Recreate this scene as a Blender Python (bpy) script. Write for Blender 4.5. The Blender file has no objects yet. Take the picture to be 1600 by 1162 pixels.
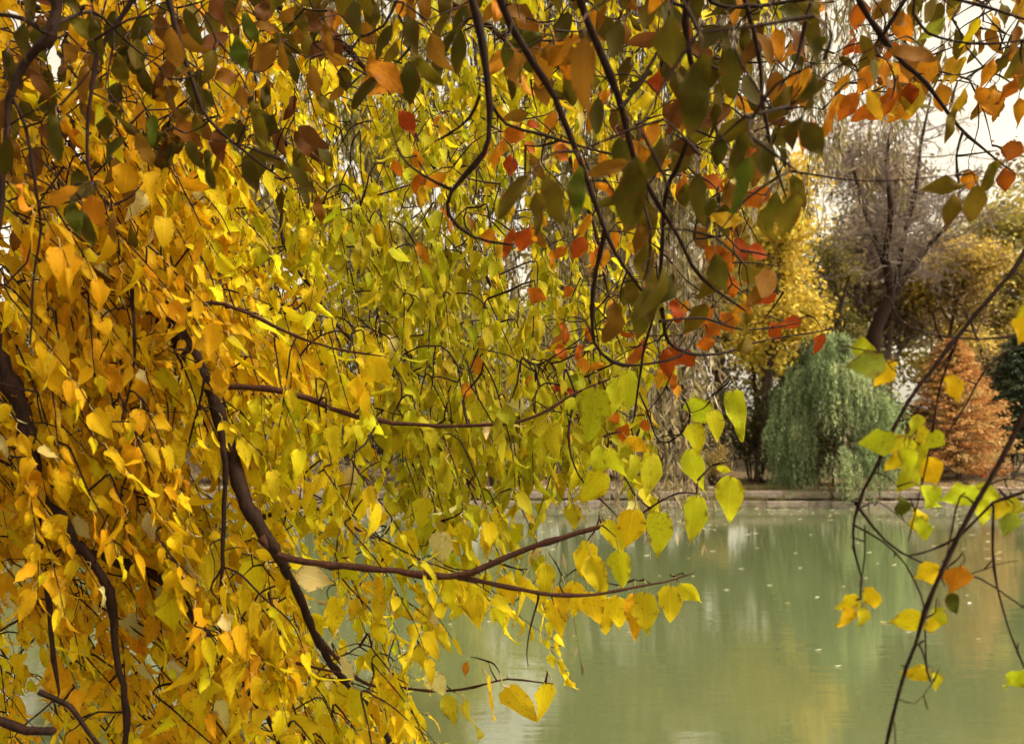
import bpy, math
import numpy as np
from mathutils import Matrix, Vector

SC = bpy.context.scene
COL = SC.collection
RAD = math.radians
rng = np.random.default_rng(7)

# ------------------------------------------------------------------ camera
EYE = np.array([0.0, 0.0, 2.6])
PITCH = RAD(5.4)
FPX = 1386.0
cam = bpy.data.cameras.new('camera')
cam.lens = 36.0 * FPX / 1600.0
cam.sensor_width = 36.0
cam.clip_start = 0.05
cam.clip_end = 2000.0
cam.dof.use_dof = True
cam.dof.focus_distance = 3.2
cam.dof.aperture_fstop = 4.2
cam_ob = bpy.data.objects.new('camera', cam)
COL.objects.link(cam_ob)
cam_ob.location = EYE
cam_ob.rotation_euler = (RAD(90) + PITCH, 0, 0)
SC.camera = cam_ob

# ------------------------------------------------------------------ light
SUN_EL, SUN_AZ = RAD(52), RAD(112)          # azimuth clockwise from +Y
SUN_DIR = Vector((math.sin(SUN_AZ) * math.cos(SUN_EL), math.cos(SUN_AZ) * math.cos(SUN_EL), math.sin(SUN_EL)))
w = bpy.data.worlds.new('World')
SC.world = w
w.use_nodes = True
nt = w.node_tree
nt.nodes.clear()
sky = nt.nodes.new('ShaderNodeTexSky')
sky.sky_type = 'NISHITA'
sky.sun_disc = False
sky.sun_elevation = SUN_EL
sky.sun_rotation = SUN_AZ
sky.air_density = 1.0
sky.dust_density = 4.0
hs = nt.nodes.new('ShaderNodeHueSaturation')
hs.inputs['Saturation'].default_value = 0.12
tint = nt.nodes.new('ShaderNodeMix')
tint.data_type = 'RGBA'
tint.blend_type = 'MULTIPLY'
tint.inputs[0].default_value = 1.0
tint.inputs[7].default_value = (1.0, 0.88, 0.66, 1)
bg = nt.nodes.new('ShaderNodeBackground')
bg.inputs['Strength'].default_value = 0.15
wo = nt.nodes.new('ShaderNodeOutputWorld')
nt.links.new(sky.outputs[0], hs.inputs['Color'])
nt.links.new(hs.outputs[0], tint.inputs[6])
nt.links.new(tint.outputs[2], bg.inputs['Color'])
nt.links.new(bg.outputs[0], wo.inputs['Surface'])
sun = bpy.data.lights.new('sun', 'SUN')
sun.energy = 2.3
sun.angle = RAD(12)
sun.color = (1.0, 0.88, 0.62)
sun_ob = bpy.data.objects.new('sun', sun)
COL.objects.link(sun_ob)
sun_ob.rotation_euler = SUN_DIR.to_track_quat('Z', 'Y').to_euler()
sun_ob.location = (20, -5, 30)
SC.view_settings.view_transform = 'Standard'
SC.view_settings.look = 'None'
SC.view_settings.exposure = 1.25
SC.view_settings.gamma = 1.0
SC.view_settings.use_curve_mapping = False
SC.cycles.max_bounces = 6
SC.cycles.adaptive_threshold = 0.03
SC.cycles.transmission_bounces = 4
SC.cycles.diffuse_bounces = 2
SC.cycles.transparent_max_bounces = 8

FWD = np.array([0, math.cos(PITCH), math.sin(PITCH)])
UPV = np.array([0, -math.sin(PITCH), math.cos(PITCH)])
RGT = np.array([1.0, 0, 0])


def at(px, py, d):
    """world point seen at photo pixel (px, py), d metres ahead of the eye"""
    return EYE + d * (FWD + (px - 800.0) / FPX * RGT - (py - 581.0) / FPX * UPV)


def unit(v):
    v = np.asarray(v, float)
    return v / (np.linalg.norm(v, axis=-1, keepdims=True) + 1e-9)


# ------------------------------------------------------------------ materials
def mat(name):
    m = bpy.data.materials.new(name)
    m.use_nodes = True
    n = m.node_tree
    n.nodes.clear()
    return m, n, n.nodes.new('ShaderNodeOutputMaterial')


def N(n, kind, **kw):
    x = n.nodes.new(kind)
    for k, v in kw.items():
        setattr(x, k, v)
    return x


def math_node(n, op, a, b=None, clamp=False):
    x = N(n, 'ShaderNodeMath', operation=op, use_clamp=clamp)
    for i, v in enumerate((a, b)):
        if v is None:
            continue
        if isinstance(v, (int, float)):
            x.inputs[i].default_value = v
        else:
            n.links.new(v, x.inputs[i])
    return x.outputs[0]


def mix_col(n, fac, a, b, blend='MIX'):
    x = N(n, 'ShaderNodeMix', data_type='RGBA', blend_type=blend)
    for i, v in ((0, fac), (6, a), (7, b)):
        if isinstance(v, (int, float)):
            x.inputs[i].default_value = v
        elif isinstance(v, tuple):
            x.inputs[i].default_value = v if len(v) == 4 else (*v, 1)
        else:
            n.links.new(v, x.inputs[i])
    return x.outputs[2]


def ramp(n, src, p0, p1):
    x = N(n, 'ShaderNodeMapRange', clamp=True)
    x.inputs[1].default_value, x.inputs[2].default_value = p0, p1
    n.links.new(src, x.inputs[0])
    return x.outputs[0]


def noise(n, scale, detail=2.0, vec=None, rough=0.5):
    x = N(n, 'ShaderNodeTexNoise')
    x.inputs['Scale'].default_value = scale
    x.inputs['Detail'].default_value = detail
    x.inputs['Roughness'].default_value = rough
    if vec is None:
        vec = N(n, 'ShaderNodeNewGeometry').outputs['Position']
    n.links.new(vec, x.inputs['Vector'])
    return x.outputs[0]


def leaf_material(name, source, spots=0.8, trans=0.42, rough=0.55, spec=0.10):
    m, n, out = mat(name)
    if source == 'object':
        c = N(n, 'ShaderNodeObjectInfo').outputs['Color']
    else:
        c = N(n, 'ShaderNodeAttribute', attribute_name='col').outputs['Color']
    luv = N(n, 'ShaderNodeAttribute', attribute_name='luv').outputs['Vector']
    sx = N(n, 'ShaderNodeSeparateXYZ')
    n.links.new(luv, sx.inputs[0])
    u = math_node(n, 'ABSOLUTE', sx.outputs[0])           # 0 midrib .. 1 edge
    v = sx.outputs[1]
    # lateral veins
    ph = math_node(n, 'SUBTRACT', math_node(n, 'MULTIPLY', v, 8.0), math_node(n, 'MULTIPLY', u, 2.6))
    tri = math_node(n, 'ABSOLUTE', math_node(n, 'SUBTRACT', math_node(n, 'FRACT', ph), 0.5))
    vein = ramp(n, tri, 0.10, 0.0)
    mid = ramp(n, u, 0.07, 0.02)
    ridge = math_node(n, 'MAXIMUM', math_node(n, 'MULTIPLY', vein, 0.5), mid)
    big = noise(n, 22, 2)
    c = mix_col(n, math_node(n, 'MULTIPLY', ramp(n, big, 0.42, 0.7), 0.4), c, mix_col(n, 1.0, c, (0.95, 0.74, 0.5), 'MULTIPLY'))
    c = mix_col(n, math_node(n, 'MULTIPLY', ridge, 0.5), c, mix_col(n, 1.0, c, (1.35, 1.35, 1.6), 'MULTIPLY'))
    zone = ramp(n, noise(n, 9, 2), 0.42, 0.62)
    sp = math_node(n, 'MULTIPLY', ramp(n, noise(n, 120, 3, rough=0.6), 0.58, 0.66), zone)
    ed = math_node(n, 'MULTIPLY', ramp(n, math_node(n, 'MAXIMUM', u, ramp(n, v, .6, 1.0)), 0.45, 1.0), ramp(n, noise(n, 34, 4, rough=.6), 0.53, 0.60))
    br = math_node(n, 'MULTIPLY', math_node(n, 'MAXIMUM', math_node(n, 'MULTIPLY', sp, 0.75), ed), spots)
    c = mix_col(n, br, c, (0.13, 0.045, 0.012))
    bp = N(n, 'ShaderNodeBump')
    bp.inputs['Strength'].default_value = 0.35
    bp.inputs['Distance'].default_value = 0.002
    n.links.new(math_node(n, 'ADD', ridge, big), bp.inputs['Height'])
    p = N(n, 'ShaderNodeBsdfPrincipled')
    p.inputs['Roughness'].default_value = rough
    p.inputs['Specular IOR Level'].default_value = spec
    n.links.new(c, p.inputs['Base Color'])
    n.links.new(bp.outputs[0], p.inputs['Normal'])
    t = N(n, 'ShaderNodeBsdfTranslucent')
    n.links.new(c, t.inputs['Color'])
    mx = N(n, 'ShaderNodeMixShader')
    mx.inputs[0].default_value = trans
    n.links.new(p.outputs[0], mx.inputs[1])
    n.links.new(t.outputs[0], mx.inputs[2])
    n.links.new(mx.outputs[0], out.inputs[0])
    return m


def foliage_material(name):
    m, n, out = mat(name)
    c = N(n, 'ShaderNodeAttribute', attribute_name='col').outputs['Color']
    p = N(n, 'ShaderNodeBsdfPrincipled')
    p.inputs['Roughness'].default_value = 0.55
    p.inputs['Specular IOR Level'].default_value = 0.25
    n.links.new(c, p.inputs['Base Color'])
    t = N(n, 'ShaderNodeBsdfTranslucent')
    n.links.new(c, t.inputs['Color'])
    mx = N(n, 'ShaderNodeMixShader')
    mx.inputs[0].default_value = 0.35
    n.links.new(p.outputs[0], mx.inputs[1])
    n.links.new(t.outputs[0], mx.inputs[2])
    n.links.new(mx.outputs[0], out.inputs[0])
    return m


def bark_material(name, a, b, scale=40, bump=0.6):
    m, n, out = mat(name)
    tc = N(n, 'ShaderNodeNewGeometry').outputs['Position']
    mp = N(n, 'ShaderNodeMapping')
    mp.inputs['Scale'].default_value = (1, 1, 0.35)
    n.links.new(tc, mp.inputs['Vector'])
    f = noise(n, scale, 4, mp.outputs[0], 0.65)
    c = mix_col(n, ramp(n, f, 0.35, 0.65), a, b)
    p = N(n, 'ShaderNodeBsdfPrincipled')
    p.inputs['Roughness'].default_value = 0.8
    p.inputs['Specular IOR Level'].default_value = 0.2
    n.links.new(c, p.inputs['Base Color'])
    bp = N(n, 'ShaderNodeBump')
    bp.inputs['Strength'].default_value = bump
    bp.inputs['Distance'].default_value = 0.4 / scale
    n.links.new(f, bp.inputs['Height'])
    n.links.new(bp.outputs[0], p.inputs['Normal'])
    n.links.new(p.outputs[0], out.inputs[0])
    return m


def plain_material(name, a, b, scale, rough=0.8, bump=0.3, c3=None, scale3=1.0):
    m, n, out = mat(name)
    f = noise(n, scale, 5, rough=0.65)
    c = mix_col(n, ramp(n, f, 0.35, 0.65), a, b)
    if c3:
        c = mix_col(n, ramp(n, noise(n, scale3, 4), 0.5, 0.68), c, c3)
    p = N(n, 'ShaderNodeBsdfPrincipled')
    p.inputs['Roughness'].default_value = rough
    n.links.new(c, p.inputs['Base Color'])
    bp = N(n, 'ShaderNodeBump')
    bp.inputs['Strength'].default_value = bump
    bp.inputs['Distance'].default_value = 0.3 / scale
    n.links.new(f, bp.inputs['Height'])
    n.links.new(bp.outputs[0], p.inputs['Normal'])
    n.links.new(p.outputs[0], out.inputs[0])
    return m


def water_material():
    m, n, out = mat('pond_water')
    pos = N(n, 'ShaderNodeNewGeometry').outputs['Position']
    mp = N(n, 'ShaderNodeMapping')
    mp.inputs['Scale'].default_value = (0.35, 1.3, 1)
    n.links.new(pos, mp.inputs['Vector'])
    a = noise(n, 1.6, 3, mp.outputs[0], 0.55)
    b = noise(n, 7.0, 2, mp.outputs[0], 0.5)
    h = math_node(n, 'ADD', a, math_node(n, 'MULTIPLY', b, 0.22))
    bp = N(n, 'ShaderNodeBump')
    bp.inputs['Strength'].default_value = 0.06
    bp.inputs['Distance'].default_value = 0.06
    n.links.new(h, bp.inputs['Height'])
    c = mix_col(n, noise(n, 0.12, 3), (0.084, 0.112, 0.052), (0.106, 0.128, 0.058))
    p = N(n, 'ShaderNodeBsdfPrincipled')
    p.inputs['Roughness'].default_value = 0.06
    p.inputs['IOR'].default_value = 2.5
    n.links.new(c, p.inputs['Base Color'])
    n.links.new(bp.outputs[0], p.inputs['Normal'])
    n.links.new(p.outputs[0], out.inputs[0])
    return m


M_LEAF_OBJ = leaf_material('autumn_leaf', 'object')
M_LEAF_ATT = leaf_material('autumn_foliage', 'attribute')
M_STALK = plain_material('leaf_stalk', (0.42, 0.36, 0.08), (0.50, 0.30, 0.10), 60, 0.5, 0.0)
M_STALK_D = plain_material('dark_leaf_stalk', (0.10, 0.035, 0.015), (0.14, 0.06, 0.02), 60, 0.6, 0.0)
M_FOL = foliage_material('distant_foliage')
M_BARK = bark_material('dark_wet_bark', (0.008, 0.003, 0.002), (0.032, 0.012, 0.007), 90)
M_BARK_R = bark_material('reddish_young_bark', (0.030, 0.010, 0.006), (0.070, 0.026, 0.013), 120)
M_BARK_D = bark_material('brown_trunk_bark', (0.035, 0.020, 0.015), (0.085, 0.052, 0.038), 9)
M_BARK_G = bark_material('grey_mauve_bark', (0.17, 0.13, 0.12), (0.30, 0.24, 0.22), 12)
M_WATER = water_material()
M_GROUND = plain_material('bank_soil', (0.07, 0.05, 0.025), (0.13, 0.09, 0.04), 1.6, 0.9, 0.4, (0.16, 0.12, 0.05), 0.5)
M_GRASS = plain_material('leaf_strewn_grass', (0.055, 0.05, 0.02), (0.11, 0.07, 0.032), 2.2, 0.9, 0.5, (0.13, 0.07, 0.034), 0.9)
M_PATH = plain_material('pale_path', (0.22, 0.18, 0.15), (0.32, 0.27, 0.22), 3, 0.9, 0.2)
M_STONE = [plain_material('weathered_stone', (0.10, 0.078, 0.06), (0.22, 0.18, 0.15), 3.5, 0.85, 0.5, (0.10, 0.10, 0.06), 1.3),
           plain_material('pale_stone', (0.14, 0.115, 0.095), (0.27, 0.225, 0.19), 4.5, 0.85, 0.5, (0.14, 0.12, 0.09), 1.1),
           plain_material('mossy_stone', (0.08, 0.062, 0.042), (0.18, 0.145, 0.11), 3.0, 0.9, 0.5, (0.09, 0.11, 0.04), 1.6)]
M_RED = plain_material('red_paint', (0.55, 0.03, 0.03), (0.62, 0.05, 0.04), 8, 0.5, 0.05)
M_RAIL = plain_material('galvanised_rail', (0.50, 0.50, 0.48), (0.62, 0.60, 0.57), 9, 0.5, 0.05)


# ------------------------------------------------------------------ mesh helpers
def make_mesh(name, V, faces, col=None, luv=None, mats=(), matidx=None, smooth=True):
    me = bpy.data.meshes.new(name)
    V = np.ascontiguousarray(V, dtype=np.float32)
    me.vertices.add(len(V))
    me.vertices.foreach_set('co', V.ravel())
    loops = np.concatenate([np.asarray(f, dtype=np.int32).ravel() for f in faces])
    tot = np.concatenate([np.full(len(f), np.asarray(f).shape[1], dtype=np.int32) for f in faces])
    start = np.concatenate([[0], np.cumsum(tot)[:-1]]).astype(np.int32)
    me.loops.add(len(loops))
    me.loops.foreach_set('vertex_index', loops)
    me.polygons.add(len(tot))
    me.polygons.foreach_set('loop_start', start)
    me.polygons.foreach_set('loop_total', tot)
    for m in mats:
        me.materials.append(m)
    if matidx is not None:
        me.polygons.foreach_set('material_index', np.asarray(matidx, dtype=np.int32))
    if smooth:
        me.polygons.foreach_set('use_smooth', np.ones(len(tot), dtype=bool))
    if col is not None:
        a = me.attributes.new('col', 'FLOAT_COLOR', 'POINT')
        c4 = np.ones((len(V), 4), dtype=np.float32)
        c4[:, :3] = col
        a.data.foreach_set('color', c4.ravel())
    if luv is not None:
        a = me.attributes.new('luv', 'FLOAT_VECTOR', 'POINT')
        l3 = np.zeros((len(V), 3), dtype=np.float32)
        l3[:, :2] = luv
        a.data.foreach_set('vector', l3.ravel())
    me.update(calc_edges=True)
    return me


def link(name, me, parent=None, kind=None, label=None, cat=None, group=None):
    o = bpy.data.objects.new(name, me)
    COL.objects.link(o)
    if parent is not None:
        o.parent = parent
        o.matrix_parent_inverse = Matrix.Translation(-parent.location)
    for k, v in (('kind', kind), ('label', label), ('category', cat), ('group', group)):
        if v:
            o[k] = v
    return o


def empty(name, loc, label, cat, group=None):
    o = bpy.data.objects.new(name, None)
    COL.objects.link(o)
    o.location = Vector([float(x) for x in loc])
    o.empty_display_size = 0.2
    o['label'] = label
    o['category'] = cat
    if group:
        o['group'] = group
    return o


def smooth_path(P, R, step):
    """Catmull-Rom through control points"""
    P = np.asarray(P, float)
    R = np.asarray(R, float)
    if len(P) < 3:
        k = max(2, int(np.linalg.norm(P[-1] - P[0]) / step))
        t = np.linspace(0, 1, k + 1)[:, None]
        return P[0] * (1 - t) + P[-1] * t, R[0] * (1 - t[:, 0]) + R[-1] * t[:, 0]
    Q = np.vstack([2 * P[0] - P[1], P, 2 * P[-1] - P[-2]])
    o, r = [], []
    for i in range(len(P) - 1):
        a, b, c, d = Q[i:i + 4]
        k = max(2, int(np.linalg.norm(c - b) / step))
        t = (np.arange(k) / k)[:, None]
        o.append(0.5 * (2 * b + (c - a) * t + (2 * a - 5 * b + 4 * c - d) * t ** 2 + (3 * b - a - 3 * c + d) * t ** 3))
        r.append(R[i] * (1 - t[:, 0]) + R[i + 1] * t[:, 0])
    o.append(P[-1:])
    r.append(R[-1:])
    return np.vstack(o), np.concatenate(r)


class Tubes:
    def __init__(self):
        self.V, self.F, self.n = [], [], 0

    def add(self, P, R, sides=5, knob=0.0):
        P = np.asarray(P, float)
        R = np.asarray(R, float)
        k = len(P)
        T = unit(np.gradient(P, axis=0))
        a = np.array([0.31, 0.87, 0.38])
        A = np.empty((k, 3))
        for i in range(k):
            a = a - T[i] * float(a @ T[i])
            l = math.sqrt(float(a @ a))
            if l < 1e-4:
                a = np.array([0.9, 0.1, -0.4])
                a = a - T[i] * float(a @ T[i])
                l = math.sqrt(float(a @ a))
            a = a / l
            A[i] = a
        B = np.cross(T, A)
        th = np.arange(sides) / sides * 2 * math.pi
        rr = R[:, None] * np.ones(sides)[None]
        if knob:
            rr = rr * (1 + knob * rng.normal(size=rr.shape)) * (1 + knob * 1.2 * rng.normal(size=(k, 1)))
        V = P[:, None] + rr[..., None] * (np.cos(th)[None, :, None] * A[:, None] + np.sin(th)[None, :, None] * B[:, None])
        idx = self.n + np.arange(k * sides).reshape(k, sides)
        nx = np.roll(idx, -1, axis=1)
        self.F.append(np.stack([idx[:-1], nx[:-1], nx[1:], idx[1:]], -1).reshape(-1, 4))
        self.V.append(V.reshape(-1, 3))
        self.n += k * sides

    def mesh(self, name, m):
        return make_mesh(name, np.vstack(self.V), [np.vstack(self.F)], mats=[m])


# ------------------------------------------------------------------ leaves
PROFILE = {
    'heart': ([0, .05, .20, .42, .66, .86, 1.0], [.07, .25, .36, .345, .235, .095, .003]),
    'oval': ([0, .09, .26, .48, .70, .88, 1.0], [.02, .14, .26, .31, .25, .12, .004]),
    'beech': ([0, .07, .22, .44, .66, .86, 1.0], [.03, .19, .33, .36, .27, .11, .003]),
}


def leaf_template(kind, seed, stalk=0.35):
    r = np.random.default_rng(seed)
    vs, ws = PROFILE[kind]
    bend = r.uniform(-0.3, 0.8) + (r.uniform(.4, .9) if r.random() < .25 else 0)
    if kind != 'heart':
        bend = float(np.clip(bend, -.25, .42))
    fold = r.uniform(0.05, 1.05) if kind == 'heart' else r.uniform(0.02, 0.5)
    amp = r.uniform(0.02, 0.18)
    ph = r.uniform(0, 6)
    side = r.uniform(-0.14, 0.14)
    V, L = [], []
    for v, wd in zip(vs, ws):
        wl = wd * (1 + r.normal() * 0.05)
        rag = (1 + r.normal() * .12, 1 + r.normal() * .12)
        for u in (-1, -0.52, 0, 0.52, 1):
            x = u * wl * (rag[0] if u < 0 else rag[1])
            back = -0.06 * abs(u) * (1 - v) ** 6 if kind == 'heart' else 0
            y = v + back
            z = -bend * v * v + fold * abs(x) * 0.8 - fold * 0.6 * x * x + amp * math.sin(7 * v + ph + 1.3 * u) * abs(u)
            V.append((x + side * v * v, y + stalk, z))
            L.append((u, v))
    F = []
    for i in range(len(vs) - 1):
        for j in range(4):
            a = i * 5 + j
            F.append((a, a + 1, a + 6, a + 5))
    nb = len(V)
    arc = np.array([(0, 0, 0), (0, stalk * .45, stalk * .44), (0, stalk * 1.03, 0.01)])
    mi = [0] * len(F)
    rs = 0.019
    for p in arc:
        for k in range(3):
            th = k * 2.094
            V.append((p[0] + rs * math.cos(th), p[1], p[2] + rs * math.sin(th)))
            L.append((0.5, 0.5))
    for i in range(2):
        for k in range(3):
            a = nb + i * 3 + k
            b = nb + i * 3 + (k + 1) % 3
            F.append((a, b, b + 3, a + 3))
            mi.append(1)
    return np.array(V), np.array(F), np.array(L), np.array(mi), abs(bend - .15) + fold * .5


TEMPL = {k: [leaf_template(k, 11 + i + 100 * j) for i in range(14)] for j, k in enumerate(PROFILE)}
LEAFMESH = {}


def leaf_mesh(kind, i, stalk_mat):
    key = (kind, i, stalk_mat.name)
    if key not in LEAFMESH:
        V, F, L, mi = TEMPL[kind][i][:4]
        LEAFMESH[key] = make_mesh('leaf', V, [F], luv=L, mats=[M_LEAF_OBJ, stalk_mat], matidx=mi)
    return LEAFMESH[key]


class Leaves:
    """records of single leaves: base point, tip direction, facing, size, colour"""
    def __init__(self, kind):
        self.kind = kind
        self.rec = []

    def add(self, p, tip, nrm, size, col, prio=0.0, wide=1.0):
        self.rec.append((np.asarray(p, float), np.asarray(tip, float), np.asarray(nrm, float), size, np.asarray(col, float), prio, wide))

    def build(self, parent, stalk_mat, most=300, single='leaf', mass='foliage'):
        rec = self.rec
        P = np.array([r[0] for r in rec])
        Y = unit(np.array([r[1] for r in rec]))
        Z = np.array([r[2] for r in rec])
        Z = unit(Z - Y * (Z * Y).sum(1, keepdims=True))
        X = np.cross(Y, Z)
        S = np.array([r[3] for r in rec])
        C = np.array([r[4] for r in rec])
        W = np.array([r[6] for r in rec])
        pri = np.array([r[5] for r in rec])
        order = np.argsort(-pri)
        var = rng.integers(0, 14, len(rec))
        flat = np.argsort([t[4] for t in TEMPL[self.kind]])[:6]        # well spread leaves where the photo shows the whole blade
        var = np.where(pri >= 10, flat[rng.integers(0, 6, len(rec))], var)
        ind = order[:most]
        for i in ind:
            o = link(single, leaf_mesh(self.kind, int(var[i]), stalk_mat), parent)
            M = Matrix.Identity(4)
            for a in range(3):
                M[a][0], M[a][1], M[a][2], M[a][3] = X[i][a] * S[i] * W[i], Y[i][a] * S[i], Z[i][a] * S[i], P[i][a]
            o.matrix_basis = M
            o.color = (*[float(c) for c in C[i]], 1)
        rest = order[most:]
        if len(rest):
            Vs, Fs, Cs, Ls, Ms, n = [], [], [], [], [], 0
            for k in range(14):
                q = rest[var[rest] == k]
                if not len(q):
                    continue
                V, F, L, mi = TEMPL[self.kind][k][:4]
                R = np.stack([X[q] * W[q][:, None], Y[q], Z[q]], -1)
                out = np.einsum('mij,nj->mni', R, V) * S[q][:, None, None] + P[q][:, None]
                Vs.append(out.reshape(-1, 3))
                Fs.append((F[None] + (n + np.arange(len(q)) * len(V))[:, None, None]).reshape(-1, 4))
                Cs.append(np.repeat(C[q], len(V), 0))
                Ls.append(np.tile(L, (len(q), 1)))
                Ms.append(np.tile(mi, len(q)))
                n += len(q) * len(V)
            me = make_mesh(mass, np.vstack(Vs), [np.vstack(Fs)], np.vstack(Cs), np.vstack(Ls), [M_LEAF_ATT, stalk_mat], np.concatenate(Ms))
            link(mass, me, parent, kind='stuff')


PAL = {
    'go': (.80, .53, .010), 'ye': (.80, .62, .014), 'ly': (.66, .56, .014), 'lm': (.44, .405, .014),
    'gr': (.085, .105, .010), 'dg': (.066, .055, .006), 'og': (.125, .095, .008), 'ob': (.22, .10, .010),
    'br': (.12, .05, .012), 'or': (.54, .22, .012), 'ro': (.44, .125, .010), 'rd': (.36, .065, .008),
    'yo': (.55, .33, .018), 'lg': (.26, .30, .03), 'cr': (.74, .66, .28), 'li': (.54, .57, .018), 'oc': (.72, .42, .010),
}


def tone(key, sd=0.10):
    c = np.array(PAL[key])
    return np.clip(c * (1 + rng.normal() * sd) * (1 + rng.normal(size=3) * sd * 0.5), 0.002, 0.82)


def img_dir(deg, depth=0.0):
    a = RAD(deg)
    return unit(math.cos(a) * RGT - math.sin(a) * UPV + depth * FWD)


def placed_leaf(L, x, y, lpx, deg, colour, depth, stalk=0.35, turn=0.35, prio=1.0, wide=1.0):
    """a leaf whose blade is centred on photo pixel (x, y); returns the foot of its stalk"""
    tip = img_dir(deg, rng.normal() * 0.18)
    size = lpx / FPX * depth
    base = at(x, y, depth) - tip * size * (0.5 + stalk)
    nrm = unit(-FWD + rng.normal(size=3) * turn)
    L.add(base, tip, nrm, size, tone(colour), prio, wide)
    return base


def grow_to(pool, targets, tubes, r0, r1, droop=0.06, step=0.05, bias=None):
    """joins every target path to the nearest wood already there, so that the twigs form one connected spray.
    pool: (k,3) wood points; targets: list of (m,3) paths whose first point is their foot"""
    heads = np.array([t[0] for t in targets])
    best = np.full(len(heads), 1e9)
    near = np.zeros((len(heads), 3))

    def relax(pts):
        nonlocal best, near
        d = np.linalg.norm(heads[:, None] - pts[None], axis=2)
        j = d.argmin(1)
        dd = d[np.arange(len(heads)), j]
        up = dd < best
        best = np.where(up, dd, best)
        near[up] = pts[j[up]]
    for s in range(0, len(pool), 500):
        relax(pool[s:s + 500])
    done = np.zeros(len(heads), bool)
    for _ in range(len(heads)):
        i = int(np.where(done, 1e9, best).argmin())
        done[i] = True
        a, b = near[i].copy(), heads[i]
        t = targets[i]
        d = best[i]
        ctrl = [a]
        if d > 0.03:
            ctrl.append((a + b) / 2 + np.array([0, 0, d * droop * 2.5]) + rng.normal(size=3) * d * 0.07)
        ctrl += [p for p in t]
        if len(ctrl) == 1 or (len(ctrl) == 2 and d < 1e-5):
            continue
        rr = np.linspace(r0, r1, len(ctrl)) * (0.8 + 0.4 * rng.random())
        P, R = smooth_path(ctrl, rr, step)
        tubes.add(P, R, 4)
        relax(P[::2])


def polyline(pts, d0, d1, w0, w1):
    """photo polyline -> smooth 3D path with radii; widths in photo pixels"""
    k = len(pts)
    ds = np.linspace(d0, d1, k)
    P = np.array([at(x, y, d) for (x, y), d in zip(pts, ds)])
    R = np.linspace(w0, w1, k) / FPX * ds / 2
    return P, R


def build_branches(defs, parent, material, root=None, name='branch'):
    pool = []
    for df in defs:
        pts, d0, d1, w0, w1 = df[:5]
        P, R = polyline(pts, d0, d1, w0, w1)
        if len(df) > 5 and df[5] is not None:                    # wood leading back, outside the view, to the trunk
            lead = np.array(df[5], float).reshape(-1, 3)
            if len(lead) < 3:
                lead = np.vstack([lead, P[0] + unit(P[0] - P[1]) * 0.35])
            P = np.vstack([lead, P])
            R = np.concatenate([np.full(len(P) - len(R), R[0] * 1.25), R])
        P = np.vstack([P, P[-1] + (P[-1] - P[-2]) * .22])         # every branch runs out to a thin end
        R = np.concatenate([R, [min(R[-1] * .3, .0012)]])
        Q, S = smooth_path(P, R, 0.03)
        kn = len(Q) // 5 + 2                                      # slight zigzag from bud to bud
        zz = rng.normal(size=(kn, 3)) * np.clip(S.mean() * .8, .002, .005)
        ii = np.linspace(0, kn - 1, len(Q))
        Q = Q + np.stack([np.interp(ii, np.arange(kn), zz[:, a]) for a in range(3)], 1) + rng.normal(size=Q.shape) * (S[:, None] * 0.15)
        S = S * (1 + 0.28 * (np.abs(ii - np.round(ii)) < .13) * (rng.random(len(Q)) < .7))
        t = Tubes()
        t.add(Q, S, 8, 0.06)
        for k in range(len(Q) // 6):                              # spurs and buds
            i = rng.integers(0, len(Q) - 1)
            e = unit(rng.normal(size=3)) * rng.uniform(.008, .03)
            t.add(np.array([Q[i], Q[i] + e * .6, Q[i] + e]), [S[i] * .45 + .0008, .0015, .0008], 4)
        link(name, t.mesh(name, material), parent)
        pool.append(Q)
    return np.vstack(pool)


# ================================================================== THE SETTING
def grid_sheet(name, xs, ys, zf, m, kind='structure'):
    X, Y = np.meshgrid(xs, ys)
    Z = zf(X, Y)
    V = np.stack([X, Y, Z], -1).reshape(-1, 3)
    nx = len(xs)
    i = (np.arange(len(ys) - 1)[:, None] * nx + np.arange(nx - 1)[None]).ravel()
    F = np.stack([i, i + 1, i + nx + 1, i + nx], -1)
    return link(name, make_mesh(name, V, [F], mats=[m]), kind=kind)


def bank_edge(X):                                   # shore on the camera's side
    return 1.15 + np.clip(-X - 1.2, 0, 30) * 0.95 + np.clip(X - 1.4, 0, 30) * 0.55


def ground_z(X, Y):
    far = 0.86 + np.clip(Y - 45.9, 0, 400) * 0.055 + 0.05 * np.sin(X * 0.7) * np.cos(Y * 0.5)
    near = 0.95 + 0.03 * np.sin(X * 1.3 + Y)
    bed = -1.6 + 0 * X
    s = np.clip((bank_edge(X) - Y) / 0.7, 0, 1)
    z = bed + (near - bed) * s * s * (3 - 2 * s)
    return np.where(Y >= 45.55, far, z)


gx = np.concatenate([np.linspace(-900, -60, 8), np.linspace(-55, -8, 24), np.linspace(-7, 7, 36), np.linspace(8, 60, 27), np.linspace(70, 900, 8)])
gy = np.concatenate([np.linspace(-500, -12, 8), np.linspace(-11, 12, 60), np.linspace(13, 45.54, 12), [45.56, 46.2], np.linspace(46.9, 75, 34), np.linspace(80, 1200, 10)])
grid_sheet('ground', gx, gy, ground_z, M_GRASS)
grid_sheet('pond_water', np.linspace(-120, 120, 25), np.linspace(-3, 45.3, 13), lambda X, Y: 0 * X, M_WATER)
grid_sheet('path', np.linspace(-60, 75, 60), np.linspace(46.3, 47.6, 4), lambda X, Y: ground_z(X, Y) + 0.03, M_PATH)

# stone edging: two stepped courses of blocks
edging = empty('stone_edging', (0, 45.3, 0), 'low stepped stone edging along the far shore of the pond', 'stone edging')


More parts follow.
